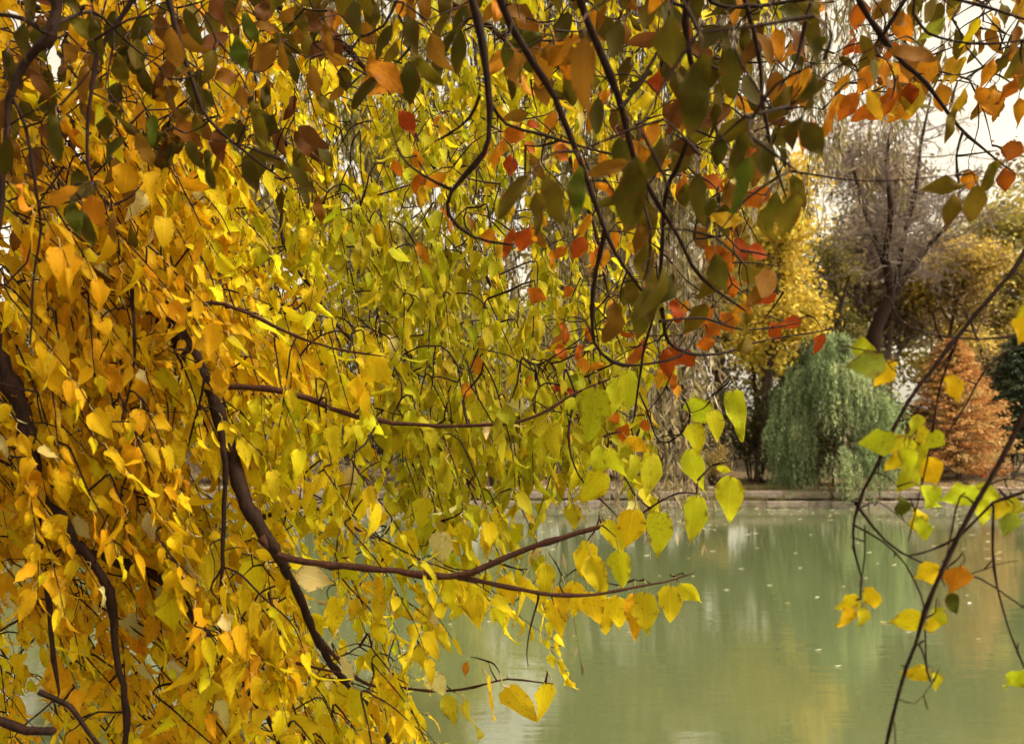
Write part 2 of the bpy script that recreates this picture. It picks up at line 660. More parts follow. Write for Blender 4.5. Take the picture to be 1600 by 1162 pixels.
def block_mesh(seed, lx, ly, lz):
    r = np.random.default_rng(seed)
    V = np.array([(x, y, z) for z in (0, 1) for y in (0, 1) for x in (0, 1)], float)
    b = 0.04
    Vs = []
    for (x, y, z) in V:
        Vs.append(((x - .5) * lx, (y - .5) * ly, (z - .5) * lz))
    Vs = np.array(Vs) + r.normal(size=(8, 3)) * 0.018
    import bmesh
    bm = bmesh.new()
    vv = [bm.verts.new(p) for p in Vs]
    for f in ((0, 2, 3, 1), (4, 5, 7, 6), (0, 1, 5, 4), (2, 6, 7, 3), (0, 4, 6, 2), (1, 3, 7, 5)):
        bm.faces.new([vv[i] for i in f])
    bmesh.ops.bevel(bm, geom=bm.edges[:], offset=b * 0.7, segments=1, affect='EDGES')
    me = bpy.data.meshes.new('stone')
    bm.to_mesh(me)
    bm.free()
    me.materials.append(M_STONE[seed % 3])
    return me


blocks = [block_mesh(i, 1.0, 0.62, 0.36) for i in range(9)]
for course, (zc, yc) in enumerate(((0.16, 45.26), (0.62, 45.66))):
    x = -34.0
    while x < 44:
        lx = rng.uniform(1.2, 2.8)
        o = link('stone', blocks[rng.integers(0, 9)], edging)
        o.location = (x + lx / 2, yc + rng.normal() * 0.02, zc + rng.normal() * 0.012)
        o.scale = (lx - 0.03, 1, 1.0 + rng.normal() * 0.04)
        x += lx

# ================================================================== FAR BANK TREES
def limbs(base, height, spread, seed, levels=3, kids=(8, 5, 4), lean=(0, 0), first=0.3, r0=None, up=0.55, fork=None):
    """recursive wood; returns list of (points, radii, level) and tip segments"""
    r = np.random.default_rng(seed)
    r0 = r0 or height * 0.018
    out, tips = [], []

    def grow(p, d, length, rad, level):
        k = 6
        P = [np.array(p, float)]
        for i in range(k):
            d = unit(d + r.normal(size=3) * (0.09 if level == 0 else 0.17) + np.array([0, 0, 0.03 if level < 2 else -0.01]))
            P.append(P[-1] + d * length / k)
        P = np.array(P)
        R = np.linspace(rad, rad * (0.35 if level < levels - 1 else 0.2), k + 1)
        out.append((P, R, level))
        if level >= levels - 1:
            tips.append(P)
            return
        for j in range(kids[level]):
            t = r.uniform(first if level == 0 else 0.25, 1.0)
            q = P[0] + 0
            f = t * k
            i = min(int(f), k - 1)
            q = P[i] + (P[i + 1] - P[i]) * (f - i)
            az = j * 2.4 + r.uniform(-0.5, 0.5)
            side = np.array([math.cos(az), math.sin(az), 0])
            nd = unit(side * (1 - up) + np.array([0, 0, up]) + d * 0.25)
            ll = (spread if level == 0 else length * 0.55) * r.uniform(0.65, 1.1) * (1.15 - 0.45 * t)
            grow(q, nd, ll, rad * (1 - 0.6 * t) * 0.6, level + 1)
        if level == 0:
            tips.append(P[-3:])
    grow(base, unit(np.array([lean[0], lean[1], 1.0])), height, r0, 0)
    return out, tips


def quads(P, size, C, r, flat=0.5, slim=0.6, axis=None):
    """leaf-sized rhombs"""
    n = len(P)
    Nn = unit(r.normal(size=(n, 3)) + np.array([0.25, -0.35, 0.9]) * flat)
    A = unit(np.cross(Nn, r.normal(size=(n, 3)))) if axis is None else unit(axis)
    B = unit(np.cross(Nn, A))
    s = (size * r.uniform(0.6, 1.3, n))[:, None]
    V = np.stack([P - A * s, P + B * s * slim, P + A * s, P - B * s * slim], 1).reshape(-1, 3)
    F = np.arange(n * 4).reshape(n, 4)
    return V, F, np.repeat(C, 4, 0)


def mixed(cols, n, r, sd=0.16):
    ks = r.integers(0, len(cols), n)
    C = np.array(cols)[ks] * (1 + r.normal(size=(n, 1)) * sd)
    return np.clip(C, 0.004, 0.8)


def wood_mesh(parts, m, name, sides=(9, 6, 4, 3)):
    t = Tubes()
    for P, R, l in parts:
        Q, S = smooth_path(P, R, 0.5 if l < 2 else 0.8)
        t.add(Q, S, sides[min(l, 3)], 0.03 if l < 2 else 0)
    return t.mesh(name, m)


def leafy_tree(name, label, cat, loc, height, spread, cols, seed, leaves=14000, size=0.12, sigma=0.55, bark=None, lean=(0, 0),
               first=0.3, kids=(9, 5), group=None, droop=0.0, up=0.5, patch=True):
    r = np.random.default_rng(seed)
    z0 = float(ground_z(np.array(loc[0]), np.array(loc[1])))
    base = np.array([loc[0], loc[1], z0 - 0.1])
    t = empty(name, (loc[0], loc[1], z0), label, cat, group)
    wood, tips = limbs(base, height * 0.82, spread, seed, 3, kids + (0,), lean, first, up=up)
    bark = bark or M_BARK_D
    link('trunk', wood_mesh([q for q in wood if q[2] == 0], bark, 'trunk'), t)
    link('limbs', wood_mesh([q for q in wood if q[2] > 0], bark, 'limbs'), t, kind='stuff')
    cl = [p for s in tips for p in (s[2], s[len(s) // 2 + 1] if len(s) > 4 else s[-1], s[-1])]
    cl = np.array(cl)
    w_ = r.uniform(0.3, 1.7, len(cl))
    k = r.choice(len(cl), leaves, p=w_ / w_.sum())
    off = r.normal(size=(leaves, 3)) * sigma * np.array([1.1, 1.1, 0.75])
    P = cl[k] + off
    P[:, 2] -= droop * np.abs(r.normal(size=leaves))
    P[:, 2] = np.maximum(P[:, 2], z0 + 0.05)
    C = mixed(cols, leaves, r)
    if patch:                                             # clumps that turned further than others
        C = C * (1 + 0.28 * np.sin(k * 12.9898))[:, None] * np.array([1.0, 0.96, 0.9])
    V, F, CC = quads(P, size, np.clip(C, .004, .8), r)
    link('crown', make_mesh('crown', V, [F], CC, mats=[M_FOL]), t, kind='stuff')
    return t


def strand_tree(name, label, cat, loc, height, spread, cols, seed, strands=480, per=60, leaf=0.13, floor=0.25, lens=(2.5, 5.5), lean=(0, 0), kids=(9, 5), group=None, up=0.45, dome=None):
    r = np.random.default_rng(seed)
    z0 = float(ground_z(np.array(loc[0]), np.array(loc[1])))
    base = np.array([loc[0], loc[1], z0 - 0.1])
    t = empty(name, (loc[0], loc[1], z0), label, cat, group)
    wood, tips = limbs(base, height * 0.75, spread, seed, 3, kids + (0,), lean, 0.45, up=up)
    link('trunk', wood_mesh([q for q in wood if q[2] == 0], M_BARK_D, 'trunk'), t)
    link('limbs', wood_mesh([q for q in wood if q[2] > 0], M_BARK_D, 'limbs'), t, kind='stuff')
    src = np.vstack([s[1:] for s in tips])
    bunch = r.choice(len(src), max(20, strands // 12))
    if dome:                                              # tufts cascading from an uneven dome
        nb = 84
        ph = np.arccos(1 - r.random(nb) * 1.1)
        az = r.random(nb) * 6.2832
        rad = r.uniform(.72, 1.06, nb)
        src = base + np.stack([dome[0] * np.sin(ph) * np.cos(az) * rad, dome[0] * np.sin(ph) * np.sin(az) * rad, height - dome[1] * (1 - np.cos(ph)) * (1.5 - .5 * rad)], 1)
        bunch = np.arange(nb)
    P, A, C = [], [], []
    for i in range(strands):
        b = r.integers(0, len(bunch))
        p = src[bunch[b]] + r.normal(size=3) * np.array([0.26, 0.26, 0.22])
        out = unit(np.array([p[0] - base[0], p[1] - base[1], 0.0]) + r.normal(size=3) * np.array([.3, .3, 0]))
        L = r.uniform(*lens)
        u = np.linspace(0, 1, per)
        q = p + out * (0.9 * (1 - np.exp(-3 * u)))[:, None] * r.uniform(0.3, 1.0) + np.array([0, 0, -1.0]) * (L * u - 0.25 * np.sin(u * 3.1) * (1 - u))[:, None]
        q = q + r.normal(size=q.shape) * 0.05 + np.array([0.06, 0, 0]) * np.sin(u * 9 + i)[:, None]
        keep = q[:, 2] > floor + r.uniform(0, 0.6)
        P.append(q[keep])
        A.append(unit(np.array([0, 0, -1.0]) + r.normal(size=(per, 3)) * 0.38)[keep])
        cc = np.array(cols)[(b + r.integers(0, 2)) % len(cols)] * (1 + (0.5 if dome else 0.22) * math.sin(b * 7.1)) * (1 + r.normal(size=(per, 1)) * 0.14)
        C.append(np.clip(cc[keep], .004, .8))
    P, A, C = np.vstack(P), np.vstack(A), np.vstack(C)
    V, F, CC = quads(P, leaf, C, r, 0.25, 0.26, A)
    link('crown', make_mesh('crown', V, [F], CC, mats=[M_FOL]), t, kind='stuff')
    return t


def conifer(name, label, loc, height, half, cols, seed, leaves=16000, size=0.10, tiers=26, top=0.8, bark=None, base_gap=0.05):
    r = np.random.default_rng(seed)
    z0 = float(ground_z(np.array(loc[0]), np.array(loc[1])))
    t = empty(name, (loc[0], loc[1], z0), label, 'tree')
    tr = Tubes()
    hs_ = np.linspace(0, height, 9)
    tr.add(np.stack([loc[0] + 0.05 * np.sin(hs_), np.full(9, loc[1]), z0 - 0.1 + hs_], 1), np.linspace(height * 0.022, 0.02, 9), 8, 0.03)
    link('trunk', tr.mesh('trunk', bark or M_BARK_D), t)
    br = Tubes()
    P, C, A = [], [], []
    nb = tiers * 9
    per = leaves // nb
    for i in range(nb):
        f = (i + r.random()) / nb
        h = height * (base_gap + (1 - base_gap) * f)
        wid = half * min(1.0, ((1 - f) ** 0.75) * 1.12 + 0.05) * (0.72 + 0.4 * r.random()) * (1.0 if f > 0.12 else 0.75 + 2 * f)
        az = i * 2.39996
        d = np.array([math.cos(az), math.sin(az), 0])
        a = np.array([loc[0], loc[1], z0 + h])
        tip = a + d * wid + np.array([0, 0, wid * (0.22 - 0.30 * (1 - f))])
        br.add(np.array([a, (a + tip) / 2 + np.array([0, 0, 0.05 * wid]), tip]), [0.035, 0.02, 0.006], 3)
        u = r.random(per) ** 0.6
        q = a + (tip - a) * u[:, None] + r.normal(size=(per, 3)) * np.array([.2, .2, .085]) * (0.5 + wid / half * 0.6)
        P.append(q)
        A.append(unit(d + r.normal(size=(per, 3)) * 0.55 + np.array([0, 0, -.1])))
        C.append(np.array(cols)[r.integers(0, len(cols))] * (1 + r.normal(size=(per, 1)) * 0.16))
    V, F, CC = quads(np.vstack(P), size, np.clip(np.vstack(C), .004, .8), r, 0.9, 0.35, np.vstack(A))
    link('branches', br.mesh('branches', bark or M_BARK_D), t, kind='stuff')
    link('crown', make_mesh('crown', V, [F], CC, mats=[M_FOL]), t, kind='stuff')
    return t


def fx(px, d):
    return (px - 800.0) / FPX * d


GREEN_W = [(.19, .25, .11), (.27, .33, .155), (.36, .41, .21), (.13, .18, .08)]
YEL = [(.70, .50, .07), (.76, .58, .10), (.60, .42, .05), (.52, .42, .07)]
OLV = [(.17, .15, .035), (.23, .20, .045), (.30, .25, .05), (.12, .12, .03)]
ORG = [(.52, .27, .09), (.60, .35, .13), (.42, .19, .06), (.58, .40, .16)]
DKG = [(.035, .055, .03), (.05, .075, .04), (.065, .09, .045)]
BRN = [(.22, .15, .08), (.30, .20, .10), (.17, .12, .06), (.26, .20, .07)]
YGR = [(.38, .36, .06), (.48, .44, .09), (.30, .30, .05), (.55, .48, .12)]
DSH = [(.06, .055, .02), (.09, .08, .025), (.12, .085, .025), (.05, .06, .02)]

# the weeping willow at the water's edge
strand_tree('weeping_willow', 'green weeping willow trailing into the pond on the far bank', 'tree',
            (fx(1300, 47.2), 47.2), 8.0, 2.7, GREEN_W, 21, strands=2000, per=32, leaf=0.11, floor=0.05, lens=(0.8, 3.6), kids=(12, 5), dome=(2.65, 5.6))
conifer('bald_cypress', 'rust orange conical tree on the far bank right of the willow', (fx(1493, 53), 53), 8.3, 3.5, ORG, 22, leaves=22000, size=0.12)
conifer('dark_conifer', 'dark green conifer at the right edge beside the rust orange tree', (fx(1605, 56), 56), 8.8, 3.6, DKG, 23, leaves=20000, size=0.13, base_gap=0.22)
leafy_tree('yellow_maple', 'bright yellow maple on the far bank rising above the willow', 'tree', (fx(1185, 50), 50.5), 19.0, 4.2, YEL, 24,
           leaves=17000, size=0.15, sigma=0.6, first=0.34, kids=(13, 5))
leafy_tree('olive_tree', 'olive green tree behind the willow, left of the big bare trunk', 'tree', (fx(1310, 62), 62), 17.0, 5.0, OLV, 25, leaves=16000, size=0.14, first=0.15, kids=(12, 5))
leafy_tree('yellow_tree', 'ochre yellow tree behind the bare tree above the rust orange conifer', 'tree', (fx(1478, 66), 66), 16.5, 6.0,
           [(.60, .43, .10), (.46, .36, .09), (.66, .50, .12), (.38, .30, .09)], 26, leaves=18000, size=0.15, first=0.2, kids=(13, 5))
leafy_tree('olive_tree', 'yellowish olive tree behind the dark conifer at the right edge', 'tree', (fx(1600, 68), 68), 19.0, 5.5,
           [(.30, .24, .05), (.22, .19, .05), (.38, .28, .06)], 27, leaves=15000, size=0.15, first=0.2, kids=(12, 5))


# the big bare tree
def bare_tree():
    d = 57.0
    bx = fx(1362, d)
    z0 = float(ground_z(np.array(bx), np.array(d)))
    t = empty('bare_tree', (bx, d, z0), 'tall bare grey tree with dark leaning forked trunk behind the willow', 'tree')
    f1 = at(1393, 462, d)
    tr = Tubes()
    tr.add(*smooth_path([(bx - 0.3, d, z0 - 0.1), at(1362, 560, d), at(1372, 505, d), f1], [0.62, 0.50, 0.44, 0.36], 0.4), sides=10, knob=0.04)
    link('trunk', tr.mesh('trunk', M_BARK), t)
    r = np.random.default_rng(5)
    mains = [([f1, at(1420, 425, d), at(1445, 392, d + 1), at(1480, 350, d + 1), at(1500, 300, d + 2)], .26),
             ([f1, at(1385, 400, d), at(1392, 330, d - 1), at(1385, 250, d - 1), at(1400, 170, d - 2)], .28),
             ([at(1387, 425, d), at(1362, 360, d + 1), at(1340, 290, d + 1), at(1322, 210, d + 2)], .2),
             ([at(1400, 450, d), at(1410, 380, d + 2), at(1430, 300, d + 2), at(1440, 220, d + 3), at(1455, 150, d + 3)], .22)]
    tw = Tubes()
    segs = []
    for P, r0 in mains:
        Q, S = smooth_path(P, np.linspace(r0, 0.07, len(P)), 0.6)
        m = Tubes()
        m.add(Q, S, 7, 0.04)
        link('limb', m.mesh('limb', M_BARK), t)
        for k in range(46):
            i = r.integers(len(Q) // 6, len(Q))
            dr = unit(r.normal(size=3) * np.array([1, 1, .5]) + np.array([0, 0, .55]))
            L = r.uniform(1.8, 4.2)
            segs.append((Q[i], dr, L, 0.06, 0))
    n = 0
    while segs:
        p, dr, L, rad, lev = segs.pop()
        P = [p]
        for _ in range(4):
            dr = unit(dr + r.normal(size=3) * 0.22)
            P.append(P[-1] + dr * L / 4)
        tw.add(np.array(P), np.linspace(rad, rad * .35, 5), 3)
        if lev < 2:
            for _ in range(5 if lev == 0 else 4):
                segs.append((P[r.integers(1, 5)], unit(dr + r.normal(size=3) * 0.65), L * r.uniform(.35, .6), rad * .5, lev + 1))
    link('twigs', tw.mesh('twigs', M_BARK_G), t, kind='stuff')


bare_tree()

# small tree trunks further right, behind
leafy_tree('slender_tree', 'slender sparse tree with thin dark trunk behind the conifer at right', 'tree', (fx(1563, 61), 61), 15.5, 3.0, BRN, 31, leaves=2600, size=0.12, sigma=0.8, first=0.45, kids=(9, 5))
# left half of the far bank, seen through the near foliage
leafy_tree('spreading_tree', 'dull olive tree on the far bank seen through foliage at far left', 'tree', (-27, 54), 27.0, 6.0, OLV, 32, size=0.21, leaves=18000, sigma=0.8)
leafy_tree('spreading_tree', 'brown tree on the far bank behind the forked dark branch at left', 'tree', (-19, 58), 27.0, 6.0, BRN, 33, size=0.21, leaves=18000, sigma=0.8)
strand_tree('weeping_willow', 'grey brown weeping tree across the pond behind the yellow branch at left', 'tree', (-13.2, 49), 10.5, 3.8, [(.21, .16, .09), (.26, .20, .11), (.16, .14, .07), (.30, .24, .14)], 34, strands=560, lens=(3, 7), floor=0.7, leaf=0.10)
leafy_tree('spreading_tree', 'yellow green tree across the pond left of the middle', 'tree', (-8.0, 58), 27.0, 6.0, YGR, 35, size=0.21, leaves=18000, sigma=0.8)
leafy_tree('spreading_tree', 'pale lime tree across the pond seen through the middle of the foliage', 'tree', (-2.4, 50), 13.0, 4.0, YGR, 36, size=0.12)
strand_tree('weeping_willow', 'grey green weeping willow across the pond left of the middle stone edging', 'tree', (-4.6, 47.6), 6.5, 2.6, [(.16, .20, .10), (.21, .25, .13), (.13, .15, .08)], 37, strands=420, lens=(2, 5), floor=0.3, leaf=0.09)
leafy_tree('spreading_tree', 'olive brown tree across the pond right of the middle', 'tree', (4.2, 57), 27.0, 6.0, [(.24, .18, .05), (.30, .22, .06), (.18, .15, .045)], 38, size=0.21, leaves=18000, sigma=0.8)
leafy_tree('spreading_tree', 'mottled brown tree across the pond left of the yellow maple', 'tree', (10.0, 60), 27.0, 5.5, [(.27, .19, .06), (.20, .15, .05), (.34, .27, .09)], 39, size=0.21, leaves=18000, sigma=0.8)


def shrub(name, label, x, y, h, wd, cols, seed, leaves=3500, size=0.08):
    r = np.random.default_rng(seed)
    z0 = float(ground_z(np.array(x), np.array(y)))
    t = empty(name, (x, y, z0), label, 'shrub')
    st = Tubes()
    tips = []
    for i in range(16):
        az = r.uniform(0, 6.28)
        d = np.array([math.cos(az), math.sin(az), 0]) * wd * r.uniform(.2, .95)
        p0 = np.array([x, y, z0 - .05]) + d * 0.15
        p2 = np.array([x, y, z0 + h * r.uniform(.55, 1.0)]) + d
        p1 = (p0 + p2) / 2 + np.array([0, 0, h * .15]) - d * .15
        P, R = smooth_path([p0, p1, p2], [.03, .02, .008], 0.25)
        st.add(P, R, 4)
        tips += [P[len(P) // 2], P[-2], P[-1]]
    link('stems', st.mesh('stems', M_BARK_D), t, kind='stuff')
    tips = np.array(tips)
    P = tips[r.integers(0, len(tips), leaves)] + r.normal(size=(leaves, 3)) * np.array([.3, .3, .26]) * (wd / 1.6)
    P[:, 2] = np.maximum(P[:, 2], z0 + 0.04)
    V, F, C = quads(P, size, mixed(cols, leaves, r), r)
    link('foliage', make_mesh('foliage', V, [F], C, mats=[M_FOL]), t, kind='stuff')


shrub('shrub', 'dark evergreen shrub on the far bank just left of the willow', fx(1180, 51), 51.5, 5.2, 2.8, DSH, 41, 7000, .10)
shrub('shrub', 'low dark shrub on the far bank under the willow', fx(1255, 50), 50.5, 3.0, 2.6, DSH, 42, 5000, .10)
shrub('shrub', 'golden brown shrub by the stone edging left of the willow', fx(1112, 47.9), 47.9, 2.0, 1.0, [(.42, .29, .09), (.34, .24, .08), (.26, .2, .06)], 43, 2400, .07)
shrub('shrub', 'dark shrub between the willow and the rust orange conifer', fx(1408, 53), 54, 4.2, 2.0, DSH, 44, 5000, .10)
shrub('shrub', 'dark shrub at the right edge behind the rail', fx(1590, 58), 59, 4.0, 3.0, DSH, 45, 5000, .10)
shrub('shrub', 'tall dark brown shrub behind the golden brown shrub', fx(1080, 54), 55, 4.8, 3.0, DSH, 46, 6000, .10)
shrub('shrub', 'olive shrub on the far bank at the middle of the photo', fx(800, 50), 50.5, 3.6, 2.2, OLV, 47, 5000, .09)
shrub('shrub', 'pale yellow shrub by the stone edging left of the middle', fx(770, 47.8), 47.8, 2.3, 1.2, [(.40, .34, .12), (.32, .27, .10), (.26, .22, .07)], 48, 2600, .07)
shrub('shrub', 'dark green shrub on the far bank behind the yellow branch', fx(560, 52), 53, 4.0, 3.0, DSH, 49, 6000, .10)
shrub('shrub', 'brownish shrub by the shore beside the grey brown weeping tree', fx(330, 49), 49.5, 3.2, 2.4, BRN, 50, 5000, .09)
shrub('shrub', 'dark shrub on the far bank at the left edge', fx(120, 50), 51, 4.0, 3.2, DSH, 51, 6000, .10)
shrub('shrub', 'dark green shrub on the far bank right of the middle', fx(950, 52), 53, 4.2, 3.0, DSH, 52, 6000, .10)


# the wood behind, one mass
leafy_tree('tall_tree', 'tall hazy grey brown tree behind the bare tree', 'tree', (fx(1392, 70), 70), 27.0, 7.0, [(.30, .24, .20), (.36, .29, .24), (.25, .20, .16), (.33, .28, .17)], 40, leaves=22000, size=0.20, sigma=0.9, first=0.2, kids=(14, 6), bark=M_BARK_G)


leafy_tree('yellow_green_tree', 'yellow green tree in the wood above the conifers at right', 'tree', (fx(1545, 73), 73), 21.0, 6.5, [(.42, .38, .08), (.34, .33, .08), (.52, .42, .10)], 53, leaves=18000, size=0.19, sigma=0.8, first=0.2, kids=(13, 5))


leafy_tree('tall_tree', 'added tall olive tree in the wood behind the yellow maple', 'tree', (15.8, 67), 29.0, 6.5, [(.30, .25, .07), (.24, .21, .06), (.36, .29, .09)], 54, leaves=20000, size=0.21, sigma=0.9, first=0.2, kids=(14, 6))  # added tree: blocks a sky gap the pond would mirror


def woodland():
    r = np.random.default_rng(77)
    Vs, Fs, Cs, n = [], [], [], 0
    tr = Tubes()
    for i in range(64):
        x = -62 + i * 2.15 + r.normal() * 1.0
        y = 76 + r.uniform(0, 22)
        h = r.uniform(14, 21) * (1.35 if x > 14 else 1.0)
        cols = [OLV, BRN, YGR, DSH, OLV, BRN][r.integers(0, 6)]
        k = 1900
        cen = r.normal(size=(26, 3)) * np.array([2.3, 2.0, h * .24]) + np.array([x, y, h * .55 + 2])
        P = cen[r.integers(0, 26, k)] + r.normal(size=(k, 3)) * np.array([.95, .95, .85])
        P[:, 2] = np.maximum(P[:, 2], 2.2)
        V, F, C = quads(P, 0.26, mixed(cols, k, r, .2), r)
        Vs.append(V)
        Fs.append(F + n)
        Cs.append(C)
        n += len(V)
        tr.add(np.array([(x, y, 1.5), (x + r.normal() * .3, y, h * .5), (x + r.normal(), y, h)]), [.3, .2, .05], 6)
    V0 = np.vstack(Vs)
    F0 = np.vstack(Fs)
    me = make_mesh('woodland', V0, [F0], np.vstack(Cs), mats=[M_FOL])
    o = link('woodland', me, kind='stuff', label='hazy mass of autumn wood behind the far bank trees', cat='woodland')
    link('trunks', tr.mesh('trunks', M_BARK_D), o, kind='stuff')


woodland()


# red post and rail
def post_and_rail():
    d = 54.5
    x = fx(1531, d)
    z = float(ground_z(np.array(x), np.array(d)))
    p = empty('marker_post', (x, d, z), 'small red post on the far bank beside the rail', 'post')
    t = Tubes()
    t.add(np.array([(x, d, z - .1), (x, d, z + .72), (x, d, z + .78), (x, d, z + .80)]), [.11, .11, .08, .01], 10)
    link('shaft', t.mesh('shaft', M_RED), p)
    c = Tubes()
    c.add(np.array([(x, d, z + .80), (x, d, z + .86), (x, d, z + .93), (x, d, z + .95)]), [.13, .14, .09, .01], 10)
    link('cap', c.mesh('cap', M_RED), p)
    r = empty('rail_fence', (x + 2, d, z), 'pale metal rail on posts at right edge of the far bank', 'railing')
    t = Tubes()
    t.add(np.array([(x + .35, d + .2, z + .62), (x + 4, d + .2, z + .64), (x + 8, d + .2, z + .66)]), [.035] * 3, 8)
    link('rail', t.mesh('rail', M_RAIL), r)
    for k in range(5):
        t = Tubes()
        xx = x + .4 + k * 1.35
        t.add(np.array([(xx, d + .2, z - .1), (xx, d + .2, z + .63)]), [.03, .03], 8)
        link('post', t.mesh('post', M_RAIL), r)


post_and_rail()


# ground cover: fallen leaves on the far grass, and floating on the pond
def litter():
    r = np.random.default_rng(9)
    n = 6000
    P = np.stack([r.uniform(-30, 42, n), 46.2 + r.random(n) ** 1.3 * 9, np.zeros(n)], 1)
    P[:, 2] = ground_z(P[:, 0], P[:, 1]) + 0.05
    V, F, C = quads(P, 0.08, mixed([(.20, .10, .035), (.24, .15, .05), (.14, .07, .03), (.28, .20, .07)], n, r), r, 1.6)
    link('fallen_leaves', make_mesh('fallen_leaves', V, [F], C, mats=[M_FOL]), kind='stuff', label='fallen brown leaves scattered over the far bank', cat='fallen leaves')
    n = 460
    d = 45.0 - r.random(n) ** 3.2 * 34
    x = r.uniform(-0.55, 0.62, n) * d
    P = np.stack([x, d, np.full(n, 0.012)], 1)
    A = unit(np.stack([np.ones(n), r.normal(size=n) * .5, np.zeros(n)], 1))
    B = np.stack([-A[:, 1], A[:, 0], np.zeros(n)], 1)
    s = (r.uniform(0.04, 0.11, n) * np.clip(d / 22, .45, 1.6))[:, None]
    Vq = np.stack([P - A * s, P + B * s * .55, P + A * s + np.array([0, 0, .012]), P - B * s * .55], 1).reshape(-1, 3)
    C = np.repeat(mixed([(.66, .60, .40), (.60, .50, .26), (.76, .73, .60)], n, r), 4, 0)  # whitish tones: sky reflection painted into the leaf colour
    link('floating_leaves', make_mesh('floating_leaves', Vq, [np.arange(n * 4).reshape(n, 4)], C, mats=[M_FOL]), kind='stuff', label='small leaves floating on the pond, pale with painted sky reflection', cat='floating leaves')


litter()


def kerb_grass():
    r = np.random.default_rng(19)
    tuft = np.concatenate([r.uniform(-30, 42, 150), r.normal(fx(1175, 45.5), 1.0, 40), r.normal(fx(1080, 45.5), 1.6, 40)])
    n = len(tuft) * 16
    x = np.repeat(tuft, 16) + r.normal(size=n) * .12
    y = np.repeat(r.choice([45.42, 46.0], len(tuft), p=[.35, .65]), 16) + r.normal(size=n) * .05
    z = np.where(y < 45.7, .34, .84)
    h = r.uniform(.12, .42, n)
    d = unit(np.stack([r.normal(size=n) * .5, -np.abs(r.normal(size=n)) * .5, np.ones(n)], 1))
    b = np.stack([x, y, z], 1)
    wv = np.array([.014, 0, 0])
    t = b + d * h[:, None]
    m = (b + t) / 2 + np.array([0, 0, .05])
    V = np.stack([b - wv, b + wv, m + wv * .8, m - wv * .8, t + np.array([0, -.05, -.04])], 1).reshape(-1, 3)
    k = np.arange(n)[:, None] * 5
    C = np.repeat(mixed([(.30, .24, .12), (.20, .20, .07), (.36, .30, .18)], n, r), 5, 0)
    link('kerb_grass', make_mesh('kerb_grass', V, [k + np.array([[0, 1, 2, 3]]), k + np.array([[3, 2, 4]])], C, mats=[M_FOL]), kind='stuff', label='dry grass tufts along the stone edging', cat='grass')


kerb_grass()

# ================================================================== NEAR WILLOW (long dull strands hanging over the pond)
def near_willow():
    r = np.random.default_rng(61)
    bx, by = -9.0, 6.8
    z0 = float(ground_z(np.array(bx), np.array(by)))
    t = empty('hanging_willow', (bx, by, z0), 'near willow trailing long dull brown strands over the pond', 'tree')
    tr = Tubes()
    P, R = smooth_path([(bx, by, z0 - .2), (bx + .2, by, 3.0), (bx + .9, by - .1, 6.0), (bx + 2.4, by, 7.8)], [.42, .36, .30, .22], .3)
    tr.add(P, R, 12, .03)
    link('trunk', tr.mesh('trunk', M_BARK_D), t)
    for pts in ([(bx + 2.4, by, 7.8), (-3, 7.2, 8.2), (0, 7.0, 8.0), (3, 6.8, 7.7), (5.2, 6.6, 7.2)],
                [(bx + 2.4, by, 7.8), (-3.5, 8.0, 8.9), (-.5, 8.4, 8.8), (2.5, 8.6, 8.4), (4.4, 8.6, 8.0)]):
        b = Tubes()
        P, R = smooth_path(pts, np.linspace(.15, .03, 5), .2)
        b.add(P, R, 7, .04)
        link('limb', b.mesh('limb', M_BARK_D), t)
    cols = [(.24, .18, .10), (.32, .25, .16), (.20, .17, .08), (.40, .34, .25), (.25, .21, .09)]
    olive = [(.26, .22, .05), (.34, .28, .06), (.20, .17, .05)]
    tw = Tubes()
    P, A, C = [], [], []

    def strand(x, y, ztop, zend, sway, bare=0.0, cols=cols):
        m = int((ztop - zend) / 0.16) + 3
        u = np.linspace(0, 1, m)
        q = np.stack([x + sway * u ** 1.5 + 0.05 * np.sin(u * 7 + x * 9), y + 0.12 * np.sin(u * 5 + x * 3), ztop + (zend - ztop) * u], 1)
        tw.add(q, np.linspace(.006, .0015, m), 3)
        k = int((ztop - zend) * 26 * (1 - bare))
        uu = r.random(k)
        p = np.stack([np.interp(uu, u, q[:, i]) for i in range(3)], 1)
        a = unit(np.array([0, 0, -1.0]) + r.normal(size=(k, 3)) * 0.42)
        l = r.uniform(.04, .075, k)[:, None]
        P.append(p + a * l)
        A.append(a)
        c = np.array(cols)[r.integers(0, len(cols))] * (1 + r.normal(size=(k, 1)) * .2)
        C.append(np.clip(c, .01, .7))
    for (x0, x1, y0, y1, nn) in ((880, 1110, 560, 850, 90), (700, 900, 480, 760, 40), (1090, 1290, 90, 380, 80), (1280, 1440, 100, 330, 34), (1420, 1510, 0, 200, 8),
                                 (380, 640, 620, 770, 22), (330, 1020, 180, 560, 170), (980, 1080, 740, 865, 14), (240, 400, 500, 740, 10)):
        for _ in range(nn):
            d = r.uniform(6.3, 8.6)
            px, py = r.uniform(x0, x1), r.uniform(y0, y1)
            e = at(px, py, d)
            sw = r.normal() * .25
            strand(e[0] - sw, e[1], 8.0 + (d - 7) * .4 + r.normal() * .1, e[2], sw, 0.0, olive if x0 == 330 else cols)
    e = at(905, 1045, 6.0)                                  # the one that nearly touches the water
    strand(e[0] - .5, e[1], 7.8, e[2], .5, .75)
    link('twigs', tw.mesh('twigs', M_BARK_D), t, kind='stuff')
    P, A, C = np.vstack(P), np.vstack(A), np.vstack(C)
    V, F, CC = quads(P, 0.058, C, r, .3, .2, A)
    link('foliage', make_mesh('foliage', V, [F], CC, mats=[M_FOL]), t, kind='stuff')


near_willow()

